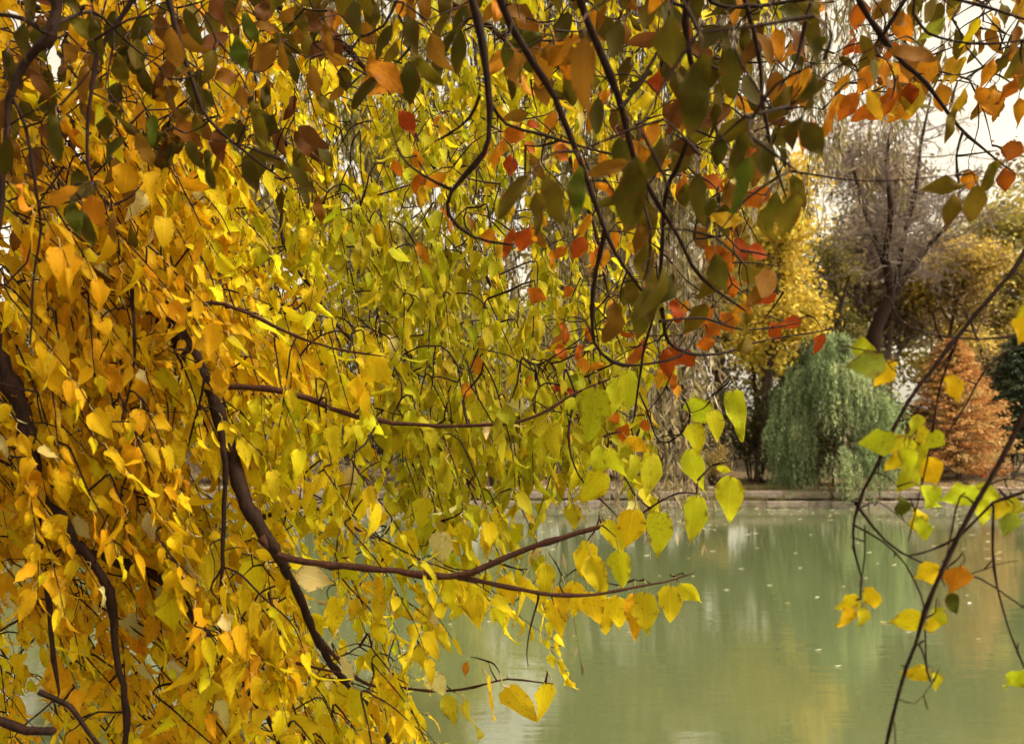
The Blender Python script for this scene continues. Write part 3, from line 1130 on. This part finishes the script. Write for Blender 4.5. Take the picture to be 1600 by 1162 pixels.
# ================================================================== GOLDEN TREE (left and middle)
gt_base = np.array([-3.35, 2.5, 0.93])
golden = empty('golden_tree', gt_base, 'golden yellow tree hanging drooping branches over the pond from the left', 'tree')
tt = Tubes()
P, R = smooth_path([gt_base + (0, 0, -.2), gt_base + (.05, .05, 1.0), gt_base + (.1, .2, 2.2), gt_base + (.3, .5, 3.4)], [.19, .15, .13, .08], .12)
tt.add(P, R, 14, .03)
link('trunk', tt.mesh('trunk', M_BARK), golden)
tk1, tk2, tk3, tk4 = gt_base + (.07, .1, 1.5), gt_base + (.1, .2, 2.2), gt_base + (.04, .05, .8), gt_base + (.25, .45, 3.2)
GB = [
    ([(262, 500), (300, 558), (330, 612), (350, 680), (372, 760), (400, 822), (425, 858)], 2.5, 2.25, 27, 20, [tk2, at(40, 300, 3.3), at(130, 385, 3.2), at(200, 446, 2.95)]),
    ([(425, 858), (452, 905), (492, 985), (540, 1062), (585, 1120), (625, 1185)], 2.25, 3.0, 16, 8),
    ([(412, 838), (440, 866), (520, 880), (620, 890), (715, 900), (790, 872), (840, 852), (922, 828)], 2.25, 2.25, 12, 8),
    ([(715, 900), (800, 918), (862, 930), (930, 930), (1000, 915), (1068, 900)], 2.25, 2.35, 8, 2.5),
    ([(348, 668), (350, 760), (348, 840), (345, 920)], 2.3, 2.3, 10, 5),
    ([(318, 590), (310, 640), (297, 690)], 2.33, 2.35, 5, 2.5),
    ([(330, 600), (440, 612), (500, 630), (560, 650), (640, 660), (810, 660), (900, 616), (985, 580)], 2.35, 2.5, 11, 3),
    ([(-40, 440), (0, 560), (30, 640), (50, 720), (62, 770), (100, 800), (118, 850)], 2.3, 2.3, 29, 14, [tk1]),
    ([(62, 770), (62, 830), (66, 880), (75, 960), (84, 1030), (95, 1075)], 2.3, 2.3, 11, 5),
    ([(118, 850), (160, 900), (178, 950), (182, 1010), (195, 1090), (192, 1165)], 2.3, 2.3, 14, 9),
    ([(-60, 1110), (0, 1128), (40, 1143), (82, 1142)], 2.1, 2.1, 15, 13, [tk3]),
    ([(60, 1080), (110, 1105), (135, 1140), (165, 1180)], 2.12, 2.12, 9, 6),
    ([(205, 450), (212, 530), (205, 590), (190, 650)], 2.3, 2.3, 6, 3),
    ([(262, 500), (330, 470), (390, 490), (450, 520), (520, 545), (590, 555)], 2.33, 2.3, 8, 2.5),
    ([(300, 960), (345, 1020), (380, 1070), (420, 1125), (440, 1175)], 2.35, 2.3, 11, 7, [at(118, 850, 2.3), at(180, 868, 2.42), at(250, 905, 2.42)]),
    ([(352, 1030), (420, 1036), (480, 1040), (545, 1055)], 2.5, 2.45, 8, 3),
    ([(500, 1000), (560, 1060), (620, 1072), (720, 1077), (790, 1060), (850, 1066)], 2.6, 2.4, 6, 2),
    ([(410, 805), (470, 790), (520, 805), (580, 835), (650, 850)], 2.72, 2.6, 7, 3),
    ([(100, 300), (140, 380), (180, 480), (200, 560), (160, 620)], 3.3, 3.1, 9, 4, [tk2]),
    ([(-30, 60), (80, 150), (180, 200), (260, 290), (330, 380)], 3.8, 3.6, 12, 5, [tk4]),
    ([(-30, 0), (150, 40), (330, 120), (470, 250), (560, 380), (610, 500)], 4.2, 4.0, 14, 4, [tk4]),
    ([(100, -60), (330, -30), (520, 60), (640, 200), (720, 340), (770, 460)], 4.4, 4.2, 12, 4, [tk4]),
    ([(330, -60), (560, -50), (760, 40), (860, 180), (920, 330), (950, 450)], 4.5, 4.2, 12, 4, [at(100, -60, 4.4)]),
    ([(470, 250), (440, 360), (500, 470), (560, 540), (640, 610)], 4.05, 3.6, 7, 3),
    ([(922, 828), (985, 812), (1030, 785), (1062, 770), (1090, 772)], 2.45, 2.4, 4, 2),
    ([(985, 580), (1010, 640), (1030, 690), (1060, 680), (1085, 640), (1108, 622)], 2.7, 2.5, 3, 2),
    ([(900, 616), (890, 680), (905, 740), (960, 800)], 2.72, 2.5, 4, 2),
]
gpool = build_branches(GB[:2] + GB[4:6] + GB[7:13] + GB[14:15] + GB[18:], golden, M_BARK)
gpool = np.vstack([gpool, build_branches(GB[2:4] + GB[6:7] + GB[13:14] + GB[15:18], golden, M_BARK_R)])
gl = Leaves('heart')
gtw = Tubes()
# single leaves read off the photograph: x, y, length in px, direction of the tip, colour
GX = """927 653 88 95 lm|982 616 70 85 lm|958 622 60 110 lm|1098 645 62 40 lm|1119 667 50 80 lm|1150 652 78 85 lm|1090 688 52 75 lm
1083 740 72 82 ly|1133 734 24 20 lm|1137 785 76 95 ly|960 730 60 70 lm|935 728 60 100 lm|925 765 62 125 ye|1015 745 70 97 ly|998 697 44 40 go
1085 815 76 95 ly|1030 838 70 92 ly|962 842 60 60 ye|984 830 68 97 go|912 875 58 110 ye|936 905 72 72 ly|972 893 68 80 ly|1045 948 62 95 ly
1081 927 46 45 ly|1007 960 66 90 ly|990 966 70 94 oc|945 968 66 85 ye|962 962 60 95 ye|925 955 60 80 ye|895 940 60 95 ye|877 945 60 90 go
850 915 64 95 ye|868 968 62 92 ye|830 935 58 85 ly|805 800 52 100 lm|770 830 50 80 ly|740 720 62 95 lm|700 715 66 100 lm|825 735 70 75 lm
845 700 60 95 lm|865 690 58 85 lm|795 690 56 100 lm|715 640 50 90 lm|890 700 60 92 lm|640 700 60 95 lm|605 690 58 85 lm|570 700 60 80 lm
682 1075 60 75 cr|770 1090 66 82 go|818 1104 84 58 ly|850 1100 66 95 ye|737 1128 62 62 lm|703 1115 56 80 lm|725 1047 26 115 or
545 1047 42 60 cr|650 1120 70 80 ye|610 1090 66 95 ye|640 1040 56 100 ye|590 1040 60 85 ly|665 1020 56 92 ye|560 1110 66 80 ye|620 1140 60 95 go
492 905 60 30 cr|420 870 44 20 ye|350 845 44 25 ye|440 920 64 85 go|470 950 60 70 ye|520 965 60 100 ye|400 905 60 80 ye|430 990 64 92 ye
405 985 56 90 oc|560 800 52 115 ye|590 810 48 90 cr|600 870 56 95 ye|640 860 60 85 ye|670 920 62 88 ye|700 930 56 80 ly|735 950 70 85 ye
760 925 60 95 ly|790 930 58 85 ye|812 950 60 95 ye|690 860 56 90 cr|730 845 60 85 ye|660 805 50 100 ly|590 950 60 95 ly|545 900 50 60 ly
500 690 66 80 ye|495 620 60 92 go|540 640 80 85 ye|450 560 70 60 go|520 570 66 75 ye|590 580 80 55 ye|430 520 60 40 ly|350 700 60 70 ly
380 690 60 80 ly|405 700 50 70 ly|420 735 48 60 ly|520 760 56 90 ye|480 780 50 110 ye|130 740 70 80 oc|85 690 60 70 oc|40 830 70 85 oc
165 830 80 75 oc|150 900 76 90 oc|230 920 90 85 oc|250 740 70 70 go|280 800 80 80 go|210 700 60 60 go|180 600 60 70 oc|60 480 60 80 oc
260 610 66 70 ye|230 840 60 90 oc|60 950 80 80 oc|330 900 70 80 ye|300 870 66 95 go|270 960 70 85 go|380 950 60 90 ye|90 1060 90 85 oc"""
need = []
for item in GX.replace('\n', '|').split('|'):
    x, y, l, a, c = item.split()
    x, y, l, a = float(x), float(y), float(l), float(a)
    if x > 900 and c in ('ly', 'lm') and y < 880:
        c = 'li'
    dep = 2.42 + rng.normal() * 0.05 + (0.25 if 480 < x < 900 and y < 800 else 0)
    b = placed_leaf(gl, x, y, l, a, c, dep, turn=(.22 if x > 900 else .5), prio=10, wide=rng.uniform(.62, .9))
    need.append(b[None])

DENS = np.array([
    [7, 7, 6, 6, 5, 8, 8, 7, 6, 5, 5, 4],
    [7, 5, 4, 6, 5, 9, 9, 8, 7, 6, 5, 3],
    [8, 7, 5, 7, 7, 9, 9, 8, 7, 6, 4, 2],
    [9, 9, 8, 8, 8, 8, 5, 5, 7, 6, 3, 1],
    [9, 9, 9, 9, 9, 8, 7, 6, 6, 5, 2, 0],
    [9, 9, 9, 6, 8, 9, 7, 6, 6, 5, 2, 0],
    [9, 9, 8, 2, 3, 6, 6, 6, 6, 4, 1, 0],
    [9, 9, 9, 3, 2, 3, 5, 4, 2, 2, 0, 0],
    [7, 9, 9, 6, 3, 2, 2, 2, 2, 0, 0, 0],
    [6, 6, 9, 9, 7, 2, 0, 1, 2, 0, 0, 0],
    [5, 6, 8, 9, 9, 6, 1, 0, 0, 0, 0, 0],
    [5, 6, 8, 9, 9, 8, 3, 0, 0, 0, 0, 0]], float)
GREENER = np.array([
    [1, 1, 1, 1, 2, 3, 5, 5, 5, 5, 5, 5],
    [1, 1, 1, 1, 2, 4, 6, 6, 5, 5, 5, 5],
    [0, 0, 1, 2, 4, 5, 6, 6, 6, 5, 5, 5],
    [0, 0, 0, 2, 5, 7, 8, 7, 6, 5, 5, 5],
    [0, 0, 0, 1, 3, 7, 8, 8, 7, 6, 6, 6],
    [0, 0, 0, 1, 1, 3, 7, 8, 8, 7, 7, 7],
    [0, 1, 1, 3, 4, 5, 8, 8, 8, 8, 8, 8],
    [0, 1, 1, 2, 4, 5, 8, 8, 8, 8, 8, 8],
    [0, 0, 1, 2, 3, 4, 5, 5, 5, 5, 6, 6],
    [1, 1, 1, 1, 2, 3, 4, 4, 4, 4, 5, 5],
    [2, 2, 1, 1, 2, 3, 3, 4, 4, 4, 4, 4],
    [2, 2, 1, 1, 2, 3, 3, 4, 4, 4, 4, 4]], float)


def golden_colour(x, y):
    j, i = int(np.clip(x // 100, 0, 11)), int(np.clip(y // 100, 0, 11))
    g = GREENER[i, j] / 9 + rng.normal() * 0.13
    if rng.random() < 0.025:
        return tone('cr')  # cream leaf backs, also painted glare on a few leaves
    if g < 0.06:
        key = 'oc'
    elif g < 0.2:
        key = 'go'
    elif g < 0.42:
        key = 'ye'
    elif g < 0.66:
        key = 'ly'
    else:
        key = 'lm'
    if x < 260 and rng.random() < 0.35:
        key = 'oc'
    return tone(key, 0.13)


def near_depth(x, y):
    a = 2.25 + 0.9 * np.clip((x - 250) / 500, 0, 1) * np.clip((760 - y) / 300, 0, 1)
    return a + 0.35 * np.clip((400 - y) / 400, 0, 1)


cells = np.vstack([np.full((2, 12), 6.0), DENS])      # two rows above the view: the rest of the crown, added to shade leaves below
cells[:2, 10:] = 0
cells = cells ** 1.35
pr = (cells / cells.sum()).ravel()
NTW = 1960
paths = []
for k in range(NTW):
    c = rng.choice(168, p=pr)
    x = (c % 12 + rng.uniform(-.15, 1.15)) * 100
    y = (c // 12 - 2 + rng.uniform(-.15, 1.15)) * 100
    if k % 3:                                            # sprays: twigs side by side
        x, y = last[0] + rng.normal() * 34, last[1] + rng.normal() * 34
    else:
        last = (x, y)
    d = near_depth(x, y) + (1.9 + (1.2 if y < 520 and x > 300 else 0)) * rng.random() ** 1.3
    if k % 3:
        d = last_d + rng.normal() * .12
    else:
        last_d = d
    if x < 430:
        fl = np.array([.56, .83])
    elif x < 820:
        fl = np.array([.32, .95])
    else:
        fl = np.array([.15, .99])
    if y > 840 and x > 380:
        fl = np.array([.72, .70])
    fl = fl + rng.normal(size=2) * 0.22
    L = rng.uniform(.20, .42)
    dr = unit(fl[0] * RGT - fl[1] * UPV + FWD * rng.normal() * .35)
    s = at(x, y, d) - dr * L * .5
    m = 5
    pts = [s]
    for i in range(m):
        dr = unit(dr + np.array([0, 0, -.10]) + rng.normal(size=3) * .10)
        pts.append(pts[-1] + dr * L / m)
    pts = np.array(pts)
    paths.append(pts)
    nl = int(L / rng.uniform(.029, .041)) + 1
    for q in range(nl):
        u = (q + .6) / nl * m
        i = min(int(u), m - 1)
        p = pts[i] + (pts[i + 1] - pts[i]) * (u - i)
        side = (1 if q % 2 else -1) * unit(np.cross(dr, FWD) + rng.normal(size=3) * .4)
        tip = unit(np.array([0, 0, -1.0]) * (.55 if x < 430 else .8) + dr * (.85 if x < 430 else .6) + side * .34 + rng.normal(size=3) * .27)
        nrm = unit(-FWD * .7 + np.array([.2, 0, .3]) + rng.normal(size=3) * .95)
        size = rng.uniform(.034, .090) * (.9 if q > nl - 2 else 1)
        rel = p - EYE
        dd = rel @ FWD
        X_, Y_ = 800 + (rel @ RGT) / dd * FPX, 581 - (rel @ UPV) / dd * FPX
        inside = 0 < X_ < 1600 and 0 < Y_ < 1150
        gl.add(p, tip, nrm, size, golden_colour(X_, Y_), (size / dd * 20 if inside else -1), rng.uniform(.45, .98))
# bare side twigs
for k in range(130):
    c = rng.choice(168, p=pr)
    x, y = (c % 12 + rng.random()) * 100, (c // 12 - 2 + rng.random()) * 100
    s = at(x, y, near_depth(x, y) + rng.uniform(-.05, .9))
    dr = unit(RGT * rng.normal() * .7 - UPV * .6 + FWD * rng.normal() * .4)
    pts = [s]
    for i in range(4):
        dr = unit(dr + rng.normal(size=3) * .22)
        pts.append(pts[-1] + dr * rng.uniform(.03, .06))
    need.append(np.array(pts))
grow_to(gpool, need + paths, gtw, .0032, .0010, droop=.02, step=.075)
link('twigs', gtw.mesh('twigs', M_BARK), golden, kind='stuff')
gl.build(golden, M_STALK)

# ================================================================== OVERHANGING TREE (near, top)
ob_base = np.array([-0.9, -2.6, 0.95])
over = empty('overhanging_tree', ob_base, 'tree with dark green and orange oval leaves hanging in from the top', 'tree')
tt = Tubes()
P, R = smooth_path([ob_base + (0, 0, -.2), ob_base + (0, .1, 1.3), ob_base + (.1, .3, 2.8), ob_base + (.3, .9, 4.2)], [.2, .16, .14, .1], .12)
tt.add(P, R, 14, .03)
link('trunk', tt.mesh('trunk', M_BARK), over)
crown_c = ob_base + (.3, .9, 4.2)
hub_l, hub_m, hub_r = np.array([-1.3, .6, 4.5]), np.array([.2, 1.0, 4.6]), np.array([1.5, 1.0, 4.5])
TB = [
    ([(105, -60), (92, 20), (86, 62), (62, 80), (30, 115), (16, 150), (12, 250), (4, 345)], 1.7, 1.7, 20, 8, [crown_c, hub_l]),
    ([(86, 62), (40, 30), (-20, 22)], 1.7, 1.75, 9, 6),
    ([(88, 40), (140, 20), (180, 45), (230, 90)], 1.7, 1.9, 7, 3),
    ([(16, 150), (40, 200), (55, 290), (62, 360), (50, 440), (48, 520)], 1.7, 1.75, 6, 3),
    ([(230, -30), (180, 45), (152, 95), (140, 200), (148, 280), (168, 320)], 1.9, 1.9, 9, 3, [crown_c, hub_l]),
    ([(255, -30), (285, 60), (305, 130), (330, 190), (380, 240), (440, 285)], 2.0, 2.0, 9, 3, [crown_c, hub_l]),
    ([(725, -60), (740, 0), (752, 60), (764, 140), (764, 215), (745, 252), (708, 298), (702, 335), (740, 372), (790, 385)], 1.7, 1.8, 14, 4, [crown_c, hub_m]),
    ([(752, 150), (735, 185), (700, 210), (680, 220)], 1.72, 1.8, 6, 2.5),
    ([(765, 160), (790, 195), (850, 212), (905, 230), (985, 250)], 1.74, 1.9, 6, 3),
    ([(708, 298), (660, 275), (625, 245), (612, 200)], 1.78, 1.9, 5, 2),
    ([(770, -60), (785, 10), (822, 80), (870, 158), (900, 250), (930, 330), (962, 392), (1002, 452)], 1.6, 1.8, 14, 5, [crown_c, hub_m]),
    ([(945, 365), (928, 450), (930, 535), (975, 570), (1062, 558), (1085, 530)], 1.75, 2.0, 8, 2.5),
    ([(900, -60), (910, 0), (942, 90), (972, 170), (990, 240), (1022, 305), (1060, 372), (1092, 430), (1152, 476)], 1.6, 1.9, 14, 4, [crown_c, hub_m]),
    ([(972, 170), (1000, 130), (1035, 60), (1050, -10)], 1.68, 1.7, 6, 4),
    ([(1075, -40), (1072, 60), (1080, 150), (1060, 240), (1035, 300), (1030, 400), (1025, 480), (1000, 560), (990, 640)], 1.7, 2.2, 10, 3, [crown_c, hub_m]),
    ([(1030, 480), (1045, 535), (1085, 555), (1140, 548), (1200, 530), (1290, 516)], 1.9, 2.2, 7, 2),
    ([(1030, 500), (1100, 500), (1160, 515), (1240, 505)], 1.9, 2.1, 5, 2),
    ([(1145, -50), (1170, 20), (1190, 80), (1196, 160), (1208, 240), (1232, 305)], 1.6, 1.7, 9, 3, [crown_c, hub_m]),
    ([(1290, -60), (1265, 20), (1250, 90), (1228, 130)], 1.7, 1.7, 7, 3, [hub_r]),
    ([(1310, -50), (1345, 10), (1400, 85), (1452, 130), (1490, 182), (1516, 212), (1568, 262)], 1.8, 2.0, 10, 3, [hub_r]),
    ([(1440, -50), (1395, 30), (1372, 62)], 1.8, 1.85, 7, 4, [hub_r]),
    ([(1500, -60), (1430, 0), (1440, 40), (1470, 62), (1540, 72), (1620, 62)], 1.8, 1.8, 6, 3, [hub_r]),
    ([(1400, -20), (1500, 2), (1560, 18), (1630, 40)], 1.7, 1.7, 5, 4, [hub_r]),
    ([(1505, 205), (1495, 245), (1500, 290)], 1.95, 1.95, 4, 3),
    ([(640, -40), (600, 40), (560, 60), (545, 90)], 2.0, 2.0, 6, 2, [hub_m]),
]
opool = build_branches(TB, over, M_BARK)
ol = Leaves('oval')
OX = """548 22 62 95 dg|599 62 54 120 dg|643 50 58 75 dg|694 70 54 132 dg|722 30 46 110 dg|770 17 42 120 ob|793 88 48 90 dg|802 125 54 100 dg
910 110 104 95 ob|905 297 74 88 gr|800 305 78 130 og|865 310 76 70 og|845 335 72 75 og|992 310 124 92 dg|950 262 62 165 ob|840 262 46 60 ob
635 190 42 60 rd|617 263 27 90 ro|650 248 30 80 or|656 288 32 95 ro|797 257 32 95 rd|803 212 36 20 ro|829 230 26 40 ro|806 182 40 170 ob
834 193 22 0 rd|797 380 46 100 rd|818 375 42 115 rd|835 45 32 80 ro|925 183 46 95 or|1028 125 38 95 rd|985 30 38 80 dg|940 20 44 90 ob
1045 70 112 90 dg|1030 250 72 95 dg|1141 72 64 80 dg|1145 112 74 85 dg|1162 60 44 100 dg|1096 145 112 88 dg|1120 190 52 80 dg|1160 245 72 90 dg
1165 290 88 92 gr|1122 235 54 95 dg|1088 310 78 95 dg|1198 250 78 65 dg|1210 330 62 95 og|1235 340 78 100 og|1247 300 56 70 og|1240 20 60 15 dg
1275 50 56 80 og|1284 105 92 80 dg|1270 170 88 100 dg|1268 215 72 60 dg|1237 210 48 80 dg|1300 190 52 100 or|1245 145 48 120 ob|1345 22 40 100 ro
1355 75 44 60 og|1331 75 32 110 rd|1322 97 28 45 dg|1365 165 52 70 yo|1420 150 42 95 rd|1395 148 34 140 ro|1430 82 76 10 ob|1460 45 48 135 lg
1407 30 42 20 ob|1520 50 44 110 ye|1535 62 32 60 ob|1490 190 48 100 og|1478 292 60 172 og|1488 328 64 95 og|1525 320 64 85 og|1552 275 48 100 og
1513 280 32 90 or|1572 280 38 90 ro|1583 237 38 20 ro|1580 140 48 110 ro|1505 160 44 95 yo|1475 150 40 80 or|1545 110 46 120 or|1590 60 46 100 ob
1570 20 44 80 og|1450 110 44 70 or|1500 110 40 100 yo|1415 115 44 30 or|1385 110 40 70 or|1360 120 42 100 or|1555 160 42 80 or|1595 110 44 110 ob
1130 408 48 95 ro|1138 445 36 90 ro|1160 390 42 60 rd|1185 393 38 15 rd|1171 427 28 60 rd|1197 466 33 160 rd|1101 495 38 100 ro|1115 515 33 40 ro
1103 536 30 170 ro|1212 518 34 60 rd|1238 505 30 150 rd|1282 537 30 92 rd|1160 490 34 110 or|1165 470 28 80 yo|1040 565 42 100 rd|1055 555 36 80 rd
995 560 36 100 ro|907 550 24 90 ro|910 570 26 90 or|873 530 44 110 ro|955 505 32 120 or|838 460 34 30 ro|905 385 36 120 rd|1120 285 38 15 ro
1185 305 44 150 ro|1135 340 50 5 yo|1145 370 40 80 or|1010 410 62 95 og|1035 460 92 92 og|1003 488 76 100 og|1017 475 68 88 dg|960 652 24 60 ro
975 675 30 110 ro|1007 665 20 90 ro|1055 597 24 80 ro|745 570 30 95 or|729 612 30 95 or|828 598 25 92 or|765 372 30 100 or|1070 560 34 60 rd
415 40 40 10 ob|372 205 38 100 dg|322 262 54 100 dg|470 275 54 40 dg|478 303 38 60 dg|436 315 35 105 dg|500 325 42 70 ob|118 340 54 75 gr
133 355 54 80 dg|95 305 58 150 or|205 370 38 90 og|175 355 44 90 ob|390 42 46 60 gr|376 82 54 70 gr|270 75 62 85 ob|105 85 64 160 ob
130 130 56 100 ob|80 210 64 95 dg|240 205 50 85 gr|215 178 48 85 or|8 245 60 100 dg|200 312 44 135 ob|225 232 54 60 ob|375 150 52 80 ob
400 190 62 85 og|410 232 52 75 og|30 60 56 110 dg|20 190 50 80 og|150 60 54 90 dg|190 110 50 80 og|300 40 54 70 dg|330 100 52 95 og
60 130 50 60 br|350 20 50 110 dg|440 90 46 90 ob|470 30 50 70 og|510 60 48 95 ob|165 200 48 100 dg|265 160 50 80 br|310 200 44 95 og"""
need = []
for item in OX.replace('\n', '|').split('|'):
    x, y, l, a, c = item.split()
    x, y, l, a = float(x), float(y), float(l), float(a)
    dep = float(np.clip(70.0 / l + 0.42, 1.15, 2.6)) + rng.normal() * .04
    small = l < 45 and c in ('rd', 'ro', 'or')
    b = placed_leaf(ol, x, y, l, a, c, dep, turn=.35, prio=10 + l / 100, wide=rng.uniform(1.1, 1.4) if small else rng.uniform(.60, .86))
    need.append(b[None])
OD = [  # x0, x1, y0, y1, count, palette, length in px
    (0, 520, -40, 270, 170, ['dg', 'ob', 'og', 'br', 'dg', 'br', 'dg'], (34, 54)), (520, 900, -40, 150, 64, ['dg', 'ob', 'og', 'or', 'ob'], (36, 64)),
    (880, 1290, -40, 230, 100, ['dg', 'ob', 'og', 'dg', 'or', 'br'], (34, 62)), (1340, 1600, -20, 175, 62, ['ob', 'og', 'og', 'yo', 'ob', 'or', 'yo'], (32, 50)),
    (640, 1000, 170, 430, 34, ['ro', 'or', 'ob', 'yo', 'or'], (24, 40)), (960, 1200, 220, 520, 46, ['og', 'ob', 'dg', 'or', 'ro', 'og'], (28, 70)),
    (840, 1080, 380, 620, 24, ['ro', 'or', 'rd', 'yo'], (24, 38)), (1240, 1400, 60, 200, 14, ['or', 'ro', 'ob'], (30, 46)), (0, 160, 200, 430, 14, ['dg', 'ob', 'or'], (36, 56)),
]
for x0, x1, y0, y1, n_, pal, (l0, l1) in OD:
    for _ in range(n_):
        l = rng.uniform(l0, l1)
        dep = float(np.clip(80.0 / l + 0.5, 1.3, 2.9)) + rng.normal() * .1
        b = placed_leaf(ol, rng.uniform(x0, x1), rng.uniform(y0, y1), l, 90 + rng.normal() * 35, pal[rng.integers(0, len(pal))], dep, turn=.6, prio=5 + l / 100, wide=rng.uniform(.7, 1.15))
        need.append(b[None])
otw = Tubes()
grow_to(opool, need, otw, .0028, .0011, droop=.01, step=.04)
# unseen crown overhead, added to shade the near hanging leaves
cp = np.stack([rng.uniform(-3.6, 3.2, 6400), rng.uniform(-4.2, 2.4, 6400), np.full(6400, 1.15)], 1)
cp[5200:] = np.stack([rng.uniform(-4.4, -.5, 1200), rng.uniform(1.4, 4.0, 1200), np.full(1200, .5)], 1)  # extra unseen leaves added at left to darken the upper left
cp[:, 2] += 2.6 + np.maximum(cp[:, 1], 0) * .60 + rng.random(6400) ** 1.3 * 2.6
V, F, C = quads(cp, .045, mixed([PAL['dg'], PAL['og'], PAL['gr'], PAL['ob']], 6400, rng), rng, .8, .6)
link('crown', make_mesh('crown', V, [F], C, mats=[M_FOL]), over, kind='stuff')
link('twigs', otw.mesh('twigs', M_BARK), over, kind='stuff')
for k in range(12):                                   # limbs of that crown
    az = k * .55 + .2
    e = crown_c + np.array([math.cos(az) * 2.6, math.sin(az) * 2.4 + .3, rng.uniform(.5, 1.6)])
    t = Tubes()
    P, R = smooth_path([crown_c, (crown_c + e) / 2 + (0, 0, .35), e], [.06, .035, .01], .1)
    t.add(P, R, 6, .04)
    link('limb', t.mesh('limb', M_BARK), over)
ol.build(over, M_STALK_D)

# ================================================================== RIGHT-HAND TREE
rt_base = np.array([2.35, 1.1, 0.95])
right = empty('beech_sapling', rt_base, 'thin dark branches with a few yellow and green leaves at right', 'tree')
tt = Tubes()
P, R = smooth_path([rt_base + (0, 0, -.2), rt_base + (0, .03, .8), rt_base + (.05, .05, 1.8), rt_base + (.0, .1, 2.8)], [.05, .042, .034, .015], .08)
tt.add(P, R, 10, .03)
link('trunk', tt.mesh('trunk', M_BARK), right)
k1, k2, k3 = rt_base + (.0, .04, 1.0), rt_base + (.04, .05, 1.6), rt_base + (.05, .05, 2.0)
RB = [
    ([(1680, 260), (1600, 378), (1540, 462), (1490, 540), (1440, 600), (1400, 660), (1362, 738), (1338, 785), (1330, 832), (1335, 870), (1345, 905), (1340, 925)], 1.5, 1.5, 8.5, 2.6, [k3]),
    ([(1700, 480), (1600, 642), (1560, 720), (1520, 790), (1482, 870), (1450, 950), (1430, 1004), (1402, 1080), (1380, 1175)], 1.4, 1.4, 9, 5, [k2]),
    ([(1338, 785), (1365, 825), (1405, 862), (1472, 890), (1530, 902), (1600, 948)], 1.5, 1.55, 4.5, 2.5),
    ([(1332, 818), (1380, 845), (1415, 880), (1440, 930), (1445, 965), (1448, 1030)], 1.5, 1.5, 3.5, 2),
    ([(1352, 820), (1350, 870), (1344, 905)], 1.5, 1.5, 3, 2),
    ([(1680, 700), (1600, 765), (1550, 785), (1500, 838), (1455, 862), (1425, 868)], 1.4, 1.5, 6, 2.5, [k1]),
    ([(1553, 790), (1552, 860), (1560, 920), (1578, 985), (1602, 1045)], 1.45, 1.45, 4, 2.5),
    ([(1660, 515), (1600, 522), (1530, 530), (1450, 522), (1405, 500), (1392, 470)], 1.6, 1.6, 4, 2, [k2]),
    ([(1660, 510), (1600, 538), (1545, 572), (1512, 630), (1470, 690), (1440, 715), (1410, 690)], 1.6, 1.6, 3.5, 2, [k2]),
    ([(1490, 545), (1470, 600), (1455, 690), (1438, 760), (1422, 830)], 1.5, 1.55, 3.5, 2),
    ([(1490, 545), (1460, 590), (1430, 598), (1395, 575), (1382, 555)], 1.5, 1.5, 3, 1.5),
    ([(1433, 1005), (1448, 1030), (1455, 1060)], 1.4, 1.4, 3.5, 2.5),
    ([(1400, 1090), (1430, 1098), (1455, 1070)], 1.4, 1.45, 2, 1.2),
    ([(1475, 890), (1510, 895), (1560, 880), (1584, 873)], 1.5, 1.55, 2.5, 1.2),
    ([(1520, 785), (1500, 775), (1488, 830), (1475, 890)], 1.42, 1.45, 3.5, 2),
    ([(1580, 745), (1595, 720), (1625, 690)], 1.42, 1.45, 3, 2),
    ([(1395, 1128), (1398, 1165)], 1.4, 1.42, 2, 2),
    ([(1345, 795), (1370, 785), (1400, 805), (1430, 830)], 1.5, 1.55, 2, 1.2),
]
rpool = build_branches(RB, right, M_BARK)
rl = Leaves('beech')
RX = """1352 543 44 5 lm|1356 568 58 172 lg|1388 585 46 100 ye|1492 607 46 62 go|1460 735 52 60 go|1372 690 54 165 lm|1400 692 46 160 ly|1430 665 36 100 lm
1416 705 42 110 lm|1420 697 30 90 ly|1460 688 36 120 lm|1402 722 40 105 ly|1418 718 44 95 lm|1440 712 36 90 lm|1425 745 52 105 lm|1408 793 40 80 gr
1455 780 54 40 lm|1502 775 60 160 lm|1545 768 46 20 lm|1538 800 42 95 ly|1562 798 44 80 lm|1582 795 44 70 lm|1604 790 46 85 lm|1432 815 46 75 ly
1446 826 44 55 lm|1326 943 40 145 ye|1365 937 46 62 ye|1324 966 40 125 ye|1352 966 42 65 lm|1448 893 42 165 go|1494 910 58 100 or|1420 972 50 155 ye
1456 980 34 70 ye|1468 970 46 80 lm|1432 1054 44 165 ye|1465 1066 36 65 ly|1588 1058 50 130 lm|1492 942 36 60 gr|1600 488 36 100 lm|1598 515 44 110 go
1440 680 36 70 lm|1385 700 40 150 lm|1435 690 30 140 ly|1578 820 40 100 lg"""
need = []
for item in RX.replace('\n', '|').split('|'):
    x, y, l, a, c = item.split()
    b = placed_leaf(rl, float(x), float(y), float(l), float(a), {'lm': 'li'}.get(c, c), 1.5 + rng.normal() * .04, stalk=.35, turn=.2, prio=12, wide=rng.uniform(.85, 1.1))
    need.append(b[None])
rtw = Tubes()
grow_to(rpool, need, rtw, .0016, .0009, droop=.02, step=.03)
link('twigs', rtw.mesh('twigs', M_BARK), right, kind='stuff')
rl.build(right, M_STALK_D)
